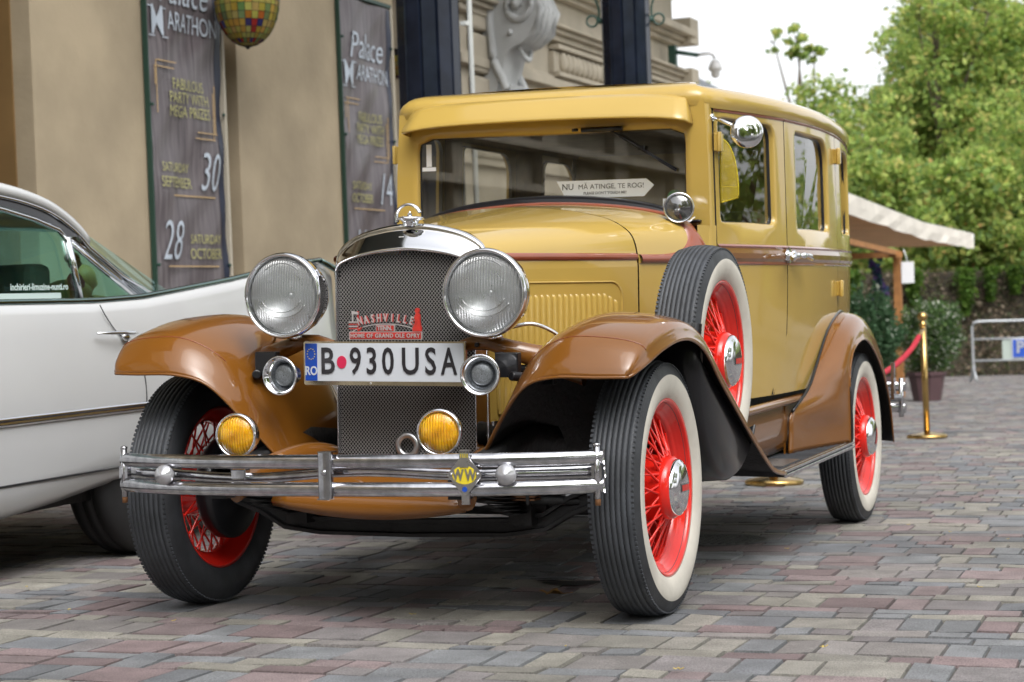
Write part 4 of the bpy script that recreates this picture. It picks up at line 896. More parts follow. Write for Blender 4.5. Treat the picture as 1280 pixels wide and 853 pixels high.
for i,(x,y,a,b_) in enumerate(((.26,.62,.10,.05),(.16,.66,.03,.02),(.30,.50,.02,.018),(.08,.45,.03,.02))): tag(blob('oil_stain',x,y,a,b_,.0032,OIL,seed=i),kind='stuff')
# iron drain cover behind the front wheel
m=MB(); m.lathe([(0,.21),(.004,.206),(.004,.19),(.002,.188),(.002,.001)],(.36,1.97,.002),'z',48)
for i in range(-8,9):
    for j in range(-8,9):
        if math.hypot(i,j)*.03<.175: m.box((.36+i*.03,1.97+j*.03,.006),(.016,.016,.004))
d=m.build('drain_cover',pm('cast_iron',(.11,.11,.11),.6,metal=.3,var=.3,scale=30),None); tag(d,'round cast iron drain cover behind the front whitewall wheel','drain cover')
# fallen leaves
LEAFM=[pm('dry_leaf',(.36,.19,.05),.7,var=.5,scale=60),pm('yellow_leaf',(.5,.38,.10),.7,var=.4,scale=60)]
def fallen(x,y,s,rot,mi,label,group=None):
    m=MB(); P=[]
    for k in range(22):
        t=2*PI*k/22; q=s*(1 if k%4==0 else .72 if k%2 else .55)*(1+.15*math.sin(3*t)); P.append((q*math.cos(t),q*math.sin(t)*.62,.014*s/.04*abs(math.sin(t*1.5))+.006))
    m.add(P+[(0,0,.008)],[(k,(k+1)%22,22) for k in range(22)],0,True); m.tube([(s*.6,0,.006),(s*1.6,s*.1,.010)],.0012,5)
    o=m.build('fallen_leaf',LEAFM[mi],None,recalc=False); o.location=(x,y,.003); o.rotation_euler=(.1,0,rot); tag(o,label,'leaf',group)
fallen(.304,.30,.042,.3,0,'curled brown leaf lying near the front whitewall tyre')
fallen(-1.83,.18,.03,1.3,0,'brown leaf under the white car near its sill')
r=random.Random(5)
for i in range(26):
    x=r.uniform(-1.9,2.3); y=r.uniform(-1.1,2.6)
    fallen(x,y,r.uniform(.006,.011),r.uniform(0,6),1,'tiny pale leaf scrap on the paving','leaf scraps on the paving')
# ---------------------------------------------------------------- palace on the left
STU=pm('stucco',(.43,.35,.24),.85,var=.24,scale=.9,bump=.25,bscale=22,detail=9)
STI=pm('ochre_plaster_and_shade',(.23,.135,.048),.9,var=.15,scale=2)
STO=pm('stone',(.45,.40,.315),.8,var=.14,scale=2,bump=.2,bscale=18)
STG=pm('grey_stone',(.50,.51,.51),.7,var=.12,scale=4,bump=.2,bscale=30)
SLATE=pm('slate',(.10,.11,.12),.6)
pal=empty('palace',(-6.5,6,0),M=SLOPE); tag(pal,'beige palace with broad plastered piers and a carved stone wing','building')
def lpart(mb,name,mats,root,**k):
    o=mb.build(name,mats,root,**k); o.location=-Vector(root['_l']) if '_l' in root else (0,0,0); return o
def sub_(root,mb,name,mats,base,**k):
    o=mb.build(name,mats,root,**k); o.location=-Vector(base); return o
PB=(-6.5,6,0)
def ppart(mb,name,mats,**k): return sub_(pal,mb,name,mats,PB,**k)
for y0,y1 in ((-2.2,1.2),(2.0,4.33),(5.10,7.47),(7.74,10.66)):
    m=MB(); m.box((-5.45,(y0+y1)/2,3.0),(.90,y1-y0,6.6)); m.box((-5.43,(y0+y1)/2,.15),(1.0,y1-y0+.08,.9)); m.box((-5.52,y0-.004,3.0),(.74,.012,6.6),1); ppart(m,'pier',[STU,STI],bevel=.012)  # thin ochre strip puts the shade of the pier's side into its colour
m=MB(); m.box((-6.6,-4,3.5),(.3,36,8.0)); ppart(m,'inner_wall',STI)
m=MB(); m.box((-5.4,-4,7.2),(1.6,36,2.2)); ppart(m,'upper_wall',STU)
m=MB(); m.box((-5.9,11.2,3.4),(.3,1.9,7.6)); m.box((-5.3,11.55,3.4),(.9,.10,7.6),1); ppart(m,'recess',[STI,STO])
m=MB(); m.box((-5.5,-18,4.5),(1.0,30,9.0))
for k in range(12): m.box((-5.0,-32+k*2.5,3.9),(.25,.5,7.6))
ppart(m,'street_facade',STO)
for z,d,h in ((1.1,.3,.2),(2.15,.12,.08),(2.62,.12,.08),(3.1,.2,.1),(3.22,.3,.06),(3.7,.12,.06),(4.3,.35,.2)): m=MB(); m.box((-5.0+d/2,-18,z),(d+.2,30,h)); ppart(m,'street_cornice',STO)
# stone wing
m=MB(); m.box((-7.0,16.0,4.0),(3.98,7.6,9.0)); ppart(m,'stone_wing',STO)
m=MB()
def course(z,d,h,y0=12.1,y1=19.9): m.box((-5.0+d/2-.01,(y0+y1)/2,z),(d,y1-y0+d*.6,h))
for z,d,h in ((3.40,.10,.10),(3.47,.06,.05),(3.92,.10,.07),(3.98,.16,.05),(4.03,.22,.04),(4.42,.10,.06),(4.48,.18,.06),(4.56,.30,.10),(5.4,.25,.2),(2.4,.06,.1)): course(z,d,h)
ppart(m,'cornice',STO,bevel=.012)
m=MB()
for k in range(4):
    for (y0,y1) in ((12.42,13.55),):
        m.box((-4.97,(y0+y1)/2,2.62+k*.44),(.08,y1-y0,.40))
ppart(m,'quoins',STO,bevel=.03)
m=MB()
for y0,y1 in ((14.95,16.9),(17.3,19.2)):
    m.box((-4.975,(y0+y1)/2,3.62),(.06,y1-y0+.3,.30)); 
    for k in range(int((y1-y0)/.17)): m.sphere((-4.93,y0+.1+k*.17,3.66),.075,n=8,sc=(.8,1,1.55))
    m.box((-4.94,(y0+y1)/2,3.82),(.12,y1-y0+.3,.05)); m.box((-4.94,(y0+y1)/2,3.51),(.12,y1-y0+.3,.05))
ppart(m,'baluster_frieze',STO)
m=MB()
for z,d in ((2.6,.05),(3.2,.09),(3.9,.14),(4.6,.2),(5.3,.35)): m.box((-5.1,19.9+d/2,z),(.7,d+.2,.35))
ppart(m,'end_mouldings',STO)
# scroll corbel
cb=MB(); yA,yB=13.42,13.98
prof=[(-4.99,4.55),(-4.60,4.60),(-4.42,4.52),(-4.30,4.36),(-4.27,4.18),(-4.33,4.00),(-4.46,3.88),(-4.58,3.84),(-4.68,3.78),(-4.74,3.66),(-4.78,3.52),(-4.82,3.40),(-4.90,3.30),(-4.99,3.25)]
P=[(float(q[0]),float(q[1])) for q in crom(prof,4)]
R=[]
for y,s in ((yA,.0),(yA-.012,.03),(yA,.0)): pass
n=len(P)
R=[[(x if x<-4.985 else x+(.0 if 0<k<6 else -.02),yA+(yB-yA)*k/6+0,z) for x,z in P] for k in range(7)]
R=[[(x+(.035*math.cos((k-3)/3*1.2) if x>-4.9 else 0)+(.02*math.cos(k*PI) if x>-4.8 else 0),y,z) for (x,y,z) in row] for k,row in enumerate(R)]
cb.grid(R); 
for k,fl in ((0,True),(6,False)):
    o_=len(cb.v); row=R[k]; cb.v.extend(row); cb.v.append((-4.99,row[0][1],3.9)); 
    for i in range(n-1): cb.f.append((o_+i,o_+i+1,o_+n)); cb.m.append(0); cb.sm.append(False)
# volute relief on both cheeks, beads and drapery on the front
for yy,sg in ((yA,-1),(yB,1)):
    sp_=[(-4.53+rr*math.cos(t),yy+sg*.012,4.27+rr*math.sin(t)) for t,rr in [(a,.035+.026*a) for a in np.linspace(0,2*PI*1.15,50)]]
    tail=[(-4.53+.222*math.cos(7.2),yy+sg*.012,4.27+.222*math.sin(7.2))]
    cb.tube(sp_,[.045-.0002*i for i in range(50)],8,flat=.8); cb.sphere((-4.53,yy+sg*.02,4.27),.06,n=8)
    cb.tube(crom([(-4.97,yy,4.5),(-4.90,yy,4.25),(-4.88,yy,4.0),(-4.84,yy,3.7),(-4.74,yy,3.50),(-4.70,yy,3.40)],6),[.05]*31,8)
for k in range(15):
    t=k/14; cb.sphere((-4.62+.12*math.sin(PI*t)*0-.0+.09*math.sin(PI*t),yA-.01+(yB-yA+.02)*t,3.98-.26*math.sin(PI*t)),.032,n=5)
for k in range(5): cb.tube([(-4.34+.02*(k%2),yA+.04+.12*k,4.46),(-4.24,yA+.04+.12*k,4.2),(-4.31,yA+.04+.12*k,4.0),(-4.48,yA+.04+.12*k,3.88)],[.03,.05,.05,.03],8)
cb.box((-4.84,(yA+yB)/2,3.38),(.30,.42,.26),rot=Matrix.Rotation(.3,3,'Y'),taper=.9)
cb.v=[(-4.99+(v[0]+4.99)*.85,v[1]-.62,v[2]-.27) for v in cb.v]; ppart(cb,'scroll_corbel',STG,recalc=False)
# ---------------------------------------------------------------- banners
VIN=pm('banner_vinyl',(.085,.075,.085),.30,var=.35,scale=3,col2=(.16,.145,.155)); 
def vin():
    m,t,b=newmat('wood_print_vinyl'); setp(b,Roughness=.33); N=t.nodes; L=t.links; tc=N.new('ShaderNodeTexCoord'); mp=N.new('ShaderNodeMapping'); mp.inputs['Scale'].default_value=(1,26,1.2); nz=N.new('ShaderNodeTexNoise'); nz.inputs['Scale'].default_value=1.6; nz.inputs['Detail'].default_value=5
    cr=N.new('ShaderNodeMapRange'); cr.inputs[1].default_value=.3; cr.inputs[2].default_value=.7; mx=N.new('ShaderNodeMix'); mx.data_type='RGBA'; mx.inputs[6].default_value=(.075,.062,.070,1); mx.inputs[7].default_value=(.20,.175,.185,1)
    L.new(tc.outputs['Object'],mp.inputs[0]); L.new(mp.outputs[0],nz.inputs[0]); L.new(nz.outputs[0],cr.inputs[0]); L.new(cr.outputs[0],mx.inputs[0]); L.new(mx.outputs[2],b.inputs['Base Color']); return m
VIN=vin()
INKW=pm('white_ink',(.50,.56,.64),.45); INKY=pm('yellow_ink',(.42,.40,.17),.5); INKG=pm('gold_ink',(.58,.40,.20),.5); NAVY=pm('navy_edge',(.012,.018,.045),.35); CREAM=pm('cream_frame',(.52,.47,.38),.6); GRN=pm('green_steel',(.02,.06,.045),.4)
def banner(yc,days,label,dh=0):
    b0=empty('banner',(-4.95,yc,1.0),M=SLOPE); tag(b0,label,'banner','event banners on the palace piers'); Bs=(-4.95,yc,1.0)
    def rip(y,z): return .012*math.sin(y*9+z*1.3)*math.sin(z*2.1+yc)+.008*math.sin(z*7+y*5)+.006*math.sin((z-y)*13)
    m=MB(); m.grid([[(-4.965+rip(y,z),y,z) for y in np.linspace(yc-.50,yc+.50,30)] for z in np.linspace(.92,3.66,90)])
    o=sub_(b0,m,'sheet',VIN,Bs)
    m=MB(); m.grid([[(-4.961+rip(y,z),y,z) for y in np.linspace(yc+.415,yc+.495,4)] for z in np.linspace(.93,3.65,90)]); m.build('edge_band',NAVY,o)
    m=MB(); m.box((-4.97,yc-.515,2.3),(.04,.014,2.80),0); m.box((-4.97,yc+.53,2.3),(.05,.03,2.80),1); m.box((-4.97,yc,3.69),(.05,1.06,.03),0)
    for z in (1.3,2.45,3.3): m.sphere((-4.94,yc-.50,z),.014,n=5); m.sphere((-4.94,yc+.49,z),.014,n=5)
    sub_(b0,m,'frame',[GRN,CREAM],Bs,recalc=False)
    def tx(s,y,z,size,mi,**k):
        mm=MB(); putm(mm,s,size,lambda a,b,c:(-4.948+c+rip(yc+y+a,z+b),yc+y+a,z+b),0,**k); return mm,mi
    mats=[INKW,INKY,INKG]
    W_=MB();Y_=MB();G_=MB(); tgt=[W_,Y_,G_]
    inks=[INKW,INKY,INKG]
    def T(s,y,z,size,mi,**k): q=MB(); putm(q,s,size,lambda a,b,c:(-4.950+c*.2+rip(yc+y+a,z+b),yc+y+a,z+b),0,extrude=.001,**k); q.build('lettering',inks[mi],o,recalc=False)
    T('Palace',-.02,3.245+dh,.34,0,shear=.35,sx=.80,bold=-.001); T('M',-.37,2.99+dh,.31,0,sx=.72,bold=.0005); [W_.box((-4.951+rip(yc+a_,z_),yc+a_,z_+dh),(.004,.075,.008)) for a_,z_ in ((-.452,2.882),(-.288,2.882),(-.452,3.095),(-.288,3.095))]; T('ARATHON',.09,3.01+dh,.20,0,sx=.68,bold=0)
    T('FABULOUS',.01,2.625,.118,1,sx=.78); T('PARTY WITH',.01,2.525,.118,1,sx=.78); T('MEGA PRIZES',.01,2.425,.118,1,sx=.78)
    def ln(y0,z0,y1,z1,w=.007): q=MB(); q.box((-4.951+rip(yc+(y0+y1)/2,(z0+z1)/2),yc+(y0+y1)/2,(z0+z1)/2),(.004,max(w,abs(y1-y0)),max(w,abs(z1-z0)))); q.build('gold_line',INKG,o)
    ln(-.42,2.78,-.16,2.78); ln(-.42,2.40,-.42,2.78); ln(-.45,2.735,-.19,2.735); ln(-.45,2.735,-.45,2.60)
    ln(.10,2.29,.38,2.29); ln(.38,2.29,.38,2.66); ln(.07,2.245,.35,2.245); ln(.35,2.245,.35,2.60)
    for i,(num,mon,flip) in enumerate(days):
        z=1.965-.52*i; nx,mx_=(.25,-.20) if not flip else (-.30,.17)
        T(num,nx,z+.02,.42,0,shear=.30,sx=.62,bold=-.003); T('SATURDAY',mx_,z+.045,.098,1,sx=.82); T(mon,mx_,z-.065,.112,1,sx=.82,bold=0)
        ln(-.35,z-.155,.35,z-.155,.008)
    W_.build('serifs',INKW,o,recalc=False)
banner(6.92,[('30','SEPTEMBER',False),('28','OCTOBER',True),('27','NOVEMBER',False)],'grey party banner whose dates start at 30 September, on the pier nearer the camera',.07)
banner(9.98,[('14','OCTOBER',False),('11','NOVEMBER',True)],'grey party banner with 14 October in white, on the pier beside the dark post')
# ---------------------------------------------------------------- stained glass lamps
def glasslamp(x,y,z,R,label):
    L0=empty('hanging_lamp',(x,y,z)); tag(L0,label,'lamp','stained glass lamps under the canopy')
    DP=R*1.45; z+=0; cols=[(.50,.36,.06),(.45,.40,.10),(.16,.25,.10),(.42,.16,.03),(.05,.04,.18),(.4,.03,.02)]
    V=[];F=[];T=[]; nr,ns=9,28
    for i in range(nr+1):
        ph=PI/2*i/nr
        for j in range(ns): t=2*PI*j/ns; V.append((R*math.cos(ph)*math.cos(t),R*math.cos(ph)*math.sin(t),-DP*math.sin(ph)))
    rr=random.Random(3)
    for i in range(nr):
        for j in range(ns):
            F.append((i*ns+j,i*ns+(j+1)%ns,(i+1)*ns+(j+1)%ns,(i+1)*ns+j)); w=j%7
            k=0 if rr.random()<.6 else 1
            if i in(1,2) and w in(1,5): k=2
            if i==2 and w in (2,4): k=3
            if i==3 and w in (2,4): k=4
            if i in (3,4) and w==3: k=5
            if i==6: k=[4,5,2,3][j%4]
            T.append([c*rr.uniform(.8,1.15) for c in cols[k]])
    o=tonemesh('glass_bowl',np.array(V),np.array(F),np.array(T),attrmat('stained_glass%d'%len(MATS),.25,.35,.1,20,0),L0)
    m=MB()
    for i in range(1,nr): ph=PI/2*i/nr; m.lathe([(-DP*math.sin(ph)-.002,R*math.cos(ph)+.001),(-DP*math.sin(ph)+.002,R*math.cos(ph)+.002)],axis='z',seg=ns)
    for j in range(ns): t=2*PI*j/ns; m.tube([((R+.001)*math.cos(ph)*math.cos(t),(R+.001)*math.cos(ph)*math.sin(t),-DP*math.sin(ph)) for ph in np.linspace(0,1.5,8)],.0022,4)
    m.lathe([(-.02,R*1.01),(.02,R*1.02),(.05,R*.96),(.06,R*.3),(.10,.04)],axis='z',seg=28); m.sphere((0,0,-DP),.02,n=5); m.tube([(0,0,.1),(0,0,2.2)],.008,6)
    m.build('leading',BLK2,L0,recalc=False)
glasslamp(-4.655,7.24,3.475,.245,'large yellow stained glass lamp hanging right of the nearer banner')
glasslamp(-5.35,11.45,3.70,.16,'small stained glass lamp in the dark gap beside the canopy post')
# ---------------------------------------------------------------- canopy posts
POST=pm('black_post',(.010,.014,.026),.25,coat=.3,var=.3)
def post(x,y,r_,label,curl):
    p0=empty('canopy_post',(x,y,0),M=SLOPE); tag(p0,label,'post','iron canopy posts'); Bs=(x,y,0)
    m=MB(); n=12
    pts=[]
    for k in range(n):
        a0=2*PI*(k+.10)/n+.18; a1=2*PI*(k+.90)/n+.18; am=2*PI*(k+1.0)/n+.18
        pts+=[(x+r_*math.cos(a0),y+r_*math.sin(a0)),(x+r_*math.cos(a1),y+r_*math.sin(a1)),(x+r_*.93*math.cos(am),y+r_*.93*math.sin(am))]
    m.prism(pts,lambda a,b:(a,b,.0),lambda a,b:(a,b,7.5)); m.lathe([(0,r_*1.5),(.25,r_*1.45),(.3,r_*1.2),(.6,r_*1.15),(.62,r_)],(x,y,0),'z',24)
    sub_(p0,m,'shaft',POST,Bs)
    if curl:
        ax=Vector((.928,.371,0))
        def Q(u,z): return tuple(Vector((x,y,0))+ax*u+Vector((0,0,z)))
        for s in (1,-1):
            m=MB()
            def ring(u,z,R,w=.011,a0=0,a1=2*PI): m.tube([Q(s*(u+R*math.cos(t)),z+R*math.sin(t)) for t in np.linspace(a0,a1,22)],w,6)
            ring(.315,3.97,.085); ring(.37,3.795,.045); ring(.30,4.2,.12)
            m.tube([Q(s*u,z) for u,z in crom([(.235,4.4),(.25,4.0),(.30,3.84),(.36,3.84),(.30,3.74),(.245,3.6),(.245,3.5),(.275,3.43)],6)],.011,6); ring(.305,3.475,.05)
            m.tube([Q(s*.225,3.45),Q(s*.24,3.5)],.02,6)
            sub_(p0,m,'scroll_bracket',GRN,Bs)
    return p0
post(-3.185,7.37,.232,'wide dark fluted canopy post beside the farther banner',False)
post(-2.92,11.22,.222,'dark fluted canopy post with green iron scrolls above the car roof',True)
m=MB(); m.tube([(-2.975,7.66,0),(-2.975,7.66,7.4)],.021,10); 
for z in (1.5,3.0,4.5): m.box((-3.0,7.62,z),(.05,.06,.03))
o=m.build('white_pipe',pm('white_pvc',(.62,.64,.62),.4),None); o.matrix_world=SLOPE; tag(o,'thin white pipe running up behind the wide dark post','pipe')
# canopy soffit above the frame
m=MB(); m.box((-4.1,9,6.9),(3.0,24,.25)); ppart(m,'canopy_roof',[pm('canopy_metal',(.06,.07,.07),.5)])
# ---------------------------------------------------------------- security camera
c0=empty('security_camera',(-4.31,19.28,4.52)); tag(c0,'white dome security camera on a bracket at the end of the palace','camera')
def cpart(m,n,mt): o=m.build(n,mt,c0); o.location=(4.31,-19.28,-4.52); return o
m=MB(); m.tube([(-4.85,19.06,4.79),(-4.52,19.19,4.73)],.030,8); m.box((-4.84,19.07,4.72),(.1,.1,.3)); cpart(m,'wall_bracket',GRN)
m=MB(); m.tube(crom([(-4.52,19.19,4.735),(-4.40,19.24,4.75),(-4.34,19.27,4.74),(-4.315,19.28,4.68)],5),.022,8); cpart(m,'arm',ALU)
m=MB(); m.lathe([(.13,.02),(.12,.05),(.07,.075),(.03,.092),(-.01,.09),(-.02,.075),(-.025,.06),(-.09,.055),(-.115,.03),(-.12,.001)],(-4.31,19.28,4.535),'z',20); cpart(m,'dome',pm('camera_white',(.6,.6,.6),.4))
# distant building roof behind the yellow car
m=MB(); m.box((-12.5,33,3),(7,6,6.2)); f_=empty('distant_building',(-12.5,33,0)); tag(f_,'distant building with grey slate roof just above the yellow car','building')
o=m.build('wall',STO,f_); o.location=(12.5,-33,0)
m=MB(); m.grid([[(-9.9,29.6,7.35),(-9.9,36.5,7.35)],[(-8.2,29.6,6.35),(-8.2,36.5,6.35)],[(-7.9,29.6,6.1),(-7.9,36.5,6.1)]],smooth=False); m.grid([[(-9.9,29.6,7.35),(-8.2,29.6,6.35)],[(-9.9,29.6,6.0),(-8.2,29.6,6.0)]],smooth=False); o=m.build('roof',SLATE,f_); o.location=(12.5,-33,0)
# ---------------------------------------------------------------- street behind the camera (seen in the chrome and glass)
def block(name,x0,x1,y0,y1,h,label,col,face):
    b0=empty(name,((x0+x1)/2,(y0+y1)/2,0)); tag(b0,label,'building'); bs=Vector(b0.location)
    m=MB(); m.box(((x0+x1)/2,(y0+y1)/2,h/2),(x1-x0,y1-y0,h)); m.box(((x0+x1)/2,(y0+y1)/2,h-.4),(x1-x0+.8,y1-y0+.8,.5)); m.box(((x0+x1)/2,(y0+y1)/2,4.2),(x1-x0+.4,y1-y0+.4,.3)); o=m.build('wall',col,b0); o.location=-bs
    for k in range(int((x1-x0 if face=='y' else y1-y0)/2.6)):
        for z in (2.2,6.2,9.2):
            if z+1.5>h: continue
            m=MB()
            if face=='y': c=(x0+1.3+k*2.6,y1+.02,z); m.box(c,(1.2,.1,2.1),0); m.box((c[0],c[1]+.04,z),(1.45,.06,2.35),1)
            else: c=(x0-.02,y0+1.3+k*2.6,z); m.box(c,(.1,1.2,2.1),0); m.box((c[0]-.04*-1,c[1],z),(.06,1.45,2.35),1)
            w=m.build('window',[BLK2,STG],b0); w.location=-bs
block('town_house',-16,2,-34,-27,12,'cream town house facing the square behind the photographer',STO,'y')
block('corner_house',4,22,-36,-29,10.5,'grey corner house facing the square behind the photographer',STG,'y')
# ================================================================ THE WHITE CAR
wc=empty('white_sedan',(-2.65,0,0),M=SLOPE); tag(wc,'white finned sedan with teal windows parked beside the palace','car'); WB=(-2.65,0,0)
def wp(mb,name,mats,root=None,**k):
    if root: return mb.build(name,mats,root,**k)
    return sub_(wc,mb,name,mats,WB,**k)
CX=-2.65
def zs(y): return float(np.interp(y,[-3.2,-.5,.2,.47,.945,1.4,2.7,2.95],[.27,.245,.252,.266,.315,.345,.42,.46]))
def zb(y): return float(np.interp(y,[-3.2,-2.5,-1,.25,.865,1.19,1.485,1.87,2.15,2.51,2.72,2.85],[.86,.93,.985,1.0,.998,1.009,1.037,1.075,1.109,1.150,1.165,1.13]))
def half(y,k):
    t=0 if -3<y<2.5 else .05*((y-2.5)/.4 if y>2.5 else (-3-y)/.3)
    b=zb(y); s=zs(y); fin=max(0,b-1.0)
    P=[(1.90,s-.0),(1.71,s),(1.675,s+.03),(1.662,s+.12),(1.652,.56),(1.650,.66),(1.655,.78),(1.668,.88),(1.678,b-.045),(1.690,b-.010),(1.705,b),(1.722,b-.010)]
    if fin>0: P+=[(1.76,b-.05-fin*.4),(1.84,.985),(2.1,.985),(2.65,1.0)]
    else: P+=[(1.74,b-.03),(1.78,b-.03),(1.80,b-.06),(1.80,b-.07)]
    return [(-(x+t*(1 if x<1.8 else 0)),y,z) for x,z in P]
ysR=[1.2,1.32,1.485,1.7,1.87,2.0,2.15,2.33,2.51,2.65,2.76,2.85]; ysD=[-1.4,-1,-.5,0,.3,.6,.86,1.05,1.2]; ysF=[-3.2,-3.0,-2.6,-2.2,-1.8,-1.4]
m=MB()
def fl(y): # closed deck section
    P=half(y,0)[:12]; b=zb(y); return P+[(-1.80,y,min(b-.03,.985)+.0),(-1.95,y,.99),(-2.2,y,.995),(-2.65,y,1.0)]
for s in (1,-1):
    G=[fl(y) for y in ysR]; G=[[(CX+(x-CX)*s,yy,z) for x,yy,z in r] for r in G]; m.grid(G)
    G=[half(y,0)[:12]+[(-1.74,y,zb(y)-.02),(-1.765,y,zb(y)-.03),(-1.77,y,.72),(-1.80,y,.30)] for y in ysD]; G=[[(CX+(x-CX)*s,yy,z) for x,yy,z in r] for r in G]; m.grid(G)
    G=[half(y,0)[:12]+[(-1.80,y,zb(y)+.0),(-1.95,y,zb(y)+.02),(-2.2,y,zb(y)+.02),(-2.65,y,zb(y)+.03)] for y in ysF]; G=[[(CX+(x-CX)*s,yy,z) for x,yy,z in r] for r in G]; m.grid(G)
for yy in (2.85,-3.2):
    P=[(x,yy,z) for x,_,z in (fl(yy) if yy>0 else half(yy,0)[:12]+[(-2.65,yy,zb(yy))])]; P=P+[(2*CX-x,y,z) for x,y,z in P[::-1]]
    m.add(P,[tuple(range(len(P)))],0,False)
wp(m,'body',WHT)
m=MB(); m.box((CX,-.2,.30),(1.74,5.9,.10)); m.box((CX,-.1,.62),(1.6,2.2,.10)); m.box((CX,-.05,.78),(1.55,.5,.35)); m.box((CX,.72,.80),(1.5,.35,.36)); m.box((CX,1.15,.975),(1.5,.55,.03)); wp(m,'underbody',BLK)
m=MB()
for yy in (-.15,.62): m.box((CX,yy,.80),(1.45,.55,.18)); m.box((CX,yy+.25,.98),(1.45,.14,.34))
wp(m,'seats',pm('teal_leather',(.05,.09,.08),.6),bevel=.03)
# roof
RL=[(-1.25,1.36),(-.9,1.415),(-.4,1.45),(.1,1.455),(.4,1.447),(.53,1.436),(.67,1.419),(.81,1.390),(.92,1.348),(1.0,1.305),(1.06,1.262)]
RL=[tuple(q) for q in crom([(a,b) for a,b in RL],3)]
m=MB(); R=[]
for y,z in RL:
    h=[(1.852,z-.050),(1.838,z-.042),(1.832,z-.025),(1.838,z-.006),(1.865,z+.006),(1.95,z+.020),(2.2,z+.040),(2.65,z+.05)]; R.append([(-x,y,zz) for x,zz in h]+[(2*CX+x,y,zz) for x,zz in h[:-1][::-1]])
m.grid(R); roof_=wp(m,'roof',WHT,solid=.012)
for s in (1,-1):
    X=lambda x:CX+(x-CX)*s
    m=MB(); m.tube([(X(-1.840),y,z-.052) for y,z in RL]+[(X(-1.82),1.25,1.10),(X(-1.78),1.42,1.02)],.008,6); m.build('drip_rail',CHR,roof_)
    gt=[(-1.0,1.29),(-.6,1.36),(0,1.378),(.30,1.365),(.52,1.337),(.70,1.307),(.84,1.272),(.885,1.236)]
    m=MB(); m.grid([[(X(-1.842),y,z-.054) for y,z in RL if y<1.01],[(X(-1.826),y,float(np.interp(y,[q[0] for q in gt],[q[1] for q in gt]))+.012) for y,z in RL if y<1.01]]); wp(m,'roof_channel',BLK2)
    P=[(-1.05,1.0),(.925,1.013)]+gt[::-1]
    m=MB(); m.prism(P,lambda a,b:(X(-1.800-.05*(b-1)*2*-0-.03*(b-1)/.35),a,b),lambda a,b:(X(-1.804-.03*(b-1)/.35),a,b)); w=wp(m,'door_glass',GLT)
    t=MB(); t.tube([(X(-1.797-.03*(z-1)/.35),y,z) for y,z in [(-1.05,1.0)]+gt],.009,6); t.tube([(X(-1.797),.93,1.0),(X(-1.815),.886,1.245)],.013,8); t.build('glass_frame',CHR,w)
    P=[(.945,1.013),(1.30,1.014),(1.10,1.115),(.915,1.218)]
    m=MB(); m.prism(P,lambda a,b:(X(-1.800-.03*(b-1)/.3),a,b),lambda a,b:(X(-1.804-.03*(b-1)/.3),a,b)); w=wp(m,'quarter_glass',GLT)
    t=MB(); t.tube([(X(-1.797-.03*(z-1)/.3),y,z) for y,z in ((1.31,1.010),(1.10,1.122),(.91,1.226))],.009,6); t.build('glass_frame',CHR,w)
    m=MB(); 
    A=[(1.33,1.010),(1.11,1.130),(.90,1.240)]; B=[(1.54,1.012),(1.30,1.135),(1.045,1.262)]
    for k in range(5):
        a,b=k/5,(k+1)/5; rows=[]
        for (p,q) in zip(A,B):
            r=[]
            for t,dx in ((a,0),(a+.03,.012),(b-.05,.012),(b,0)): 
                y=p[0]*(1-t)+q[0]*t; z=p[1]*(1-t)+q[1]*t; r.append((X(-1.80-.03*(z-1)/.3-.07*t+dx*1),y,z))
            rows.append(r)
        m.grid(rows,smooth=False)
    wp(m,'rear_pillar',CHR)
    m=MB(); m.tube([(X(-1.700),y,zb(y)+.004) for y in np.linspace(-1.3,2.70,30)],.011,8); m.tube([(X(-1.70),2.70,zb(2.7)),(X(-1.695),2.86,1.12),(X(-1.69),2.87,.98)],[.014,.018,.012],8)
    wp(m,'belt_trim',pm('reflection_tinted_chrome%d'%len(MATS),(.22,.30,.28),.15,metal=1))  # chrome with its dark green reflection put into the base colour
    m=MB(); m.grid([[(X(-1.651+dx),y,.592+dz) for dx,dz in ((0,-.017),(.007,-.014),(.010,-.004),(.004,0),(.010,.004),(.007,.014),(0,.017))] for y in np.linspace(-2.9,2.6,12)]); wp(m,'side_trim',CHR)
    m=MB(); m.tube(crom([(X(-1.674),.872,.985),(X(-1.667),.90,.94),(X(-1.6645),.961,.882),(X(-1.6555),1.05,.822),(X(-1.650),1.105,.74),(X(-1.6490),1.122,.66),(X(-1.6495),1.112,.56),(X(-1.6595),1.05,.40),(X(-1.6645),1.0,.372)],5),.0022,5)
    m.tube([(X(-1.662),y,.372-.012*(y<.0)) for y in np.linspace(-1.2,1.0,12)],.0045,5); wp(m,'door_gap',BLK2)
    m=MB(); m.tube([(X(-1.642),.80,.880),(X(-1.630),.90,.879),(X(-1.628),1.02,.876),(X(-1.640),1.06,.874)],[.004,.007,.009,.006],8); m.sphere((X(-1.650),1.0,.862),.020,n=7,sc=(.7,1.2,.8)); wp(m,'door_handle',CHR)
m=MB(); m.grid([[(CX+x*.80,1.06-.03*(1-x*x)*0,1.262+.045*(1-x*x)) for x in np.linspace(-1,1,9)],[(CX+x*.90,1.53+.15*(1-x*x),1.01) for x in np.linspace(-1,1,9)]]); wp(m,'rear_window',GLT)
m=MB(); m.grid([[(CX+x*.78,-1.25-.08*(1-x*x),1.33+.045*(1-x*x)) for x in np.linspace(-1,1,9)],[(CX+x*.90,-1.5-.25*(1-x*x),1.0) for x in np.linspace(-1,1,9)]]); wp(m,'windscreen',GLT)
for s in (-1,1):
    m=MB(); m.tube([(CX+s*.84,-1.05,1.0),(CX+s*.80,-1.2,1.34)],.02,8); wp(m,'front_pillar',CHR)
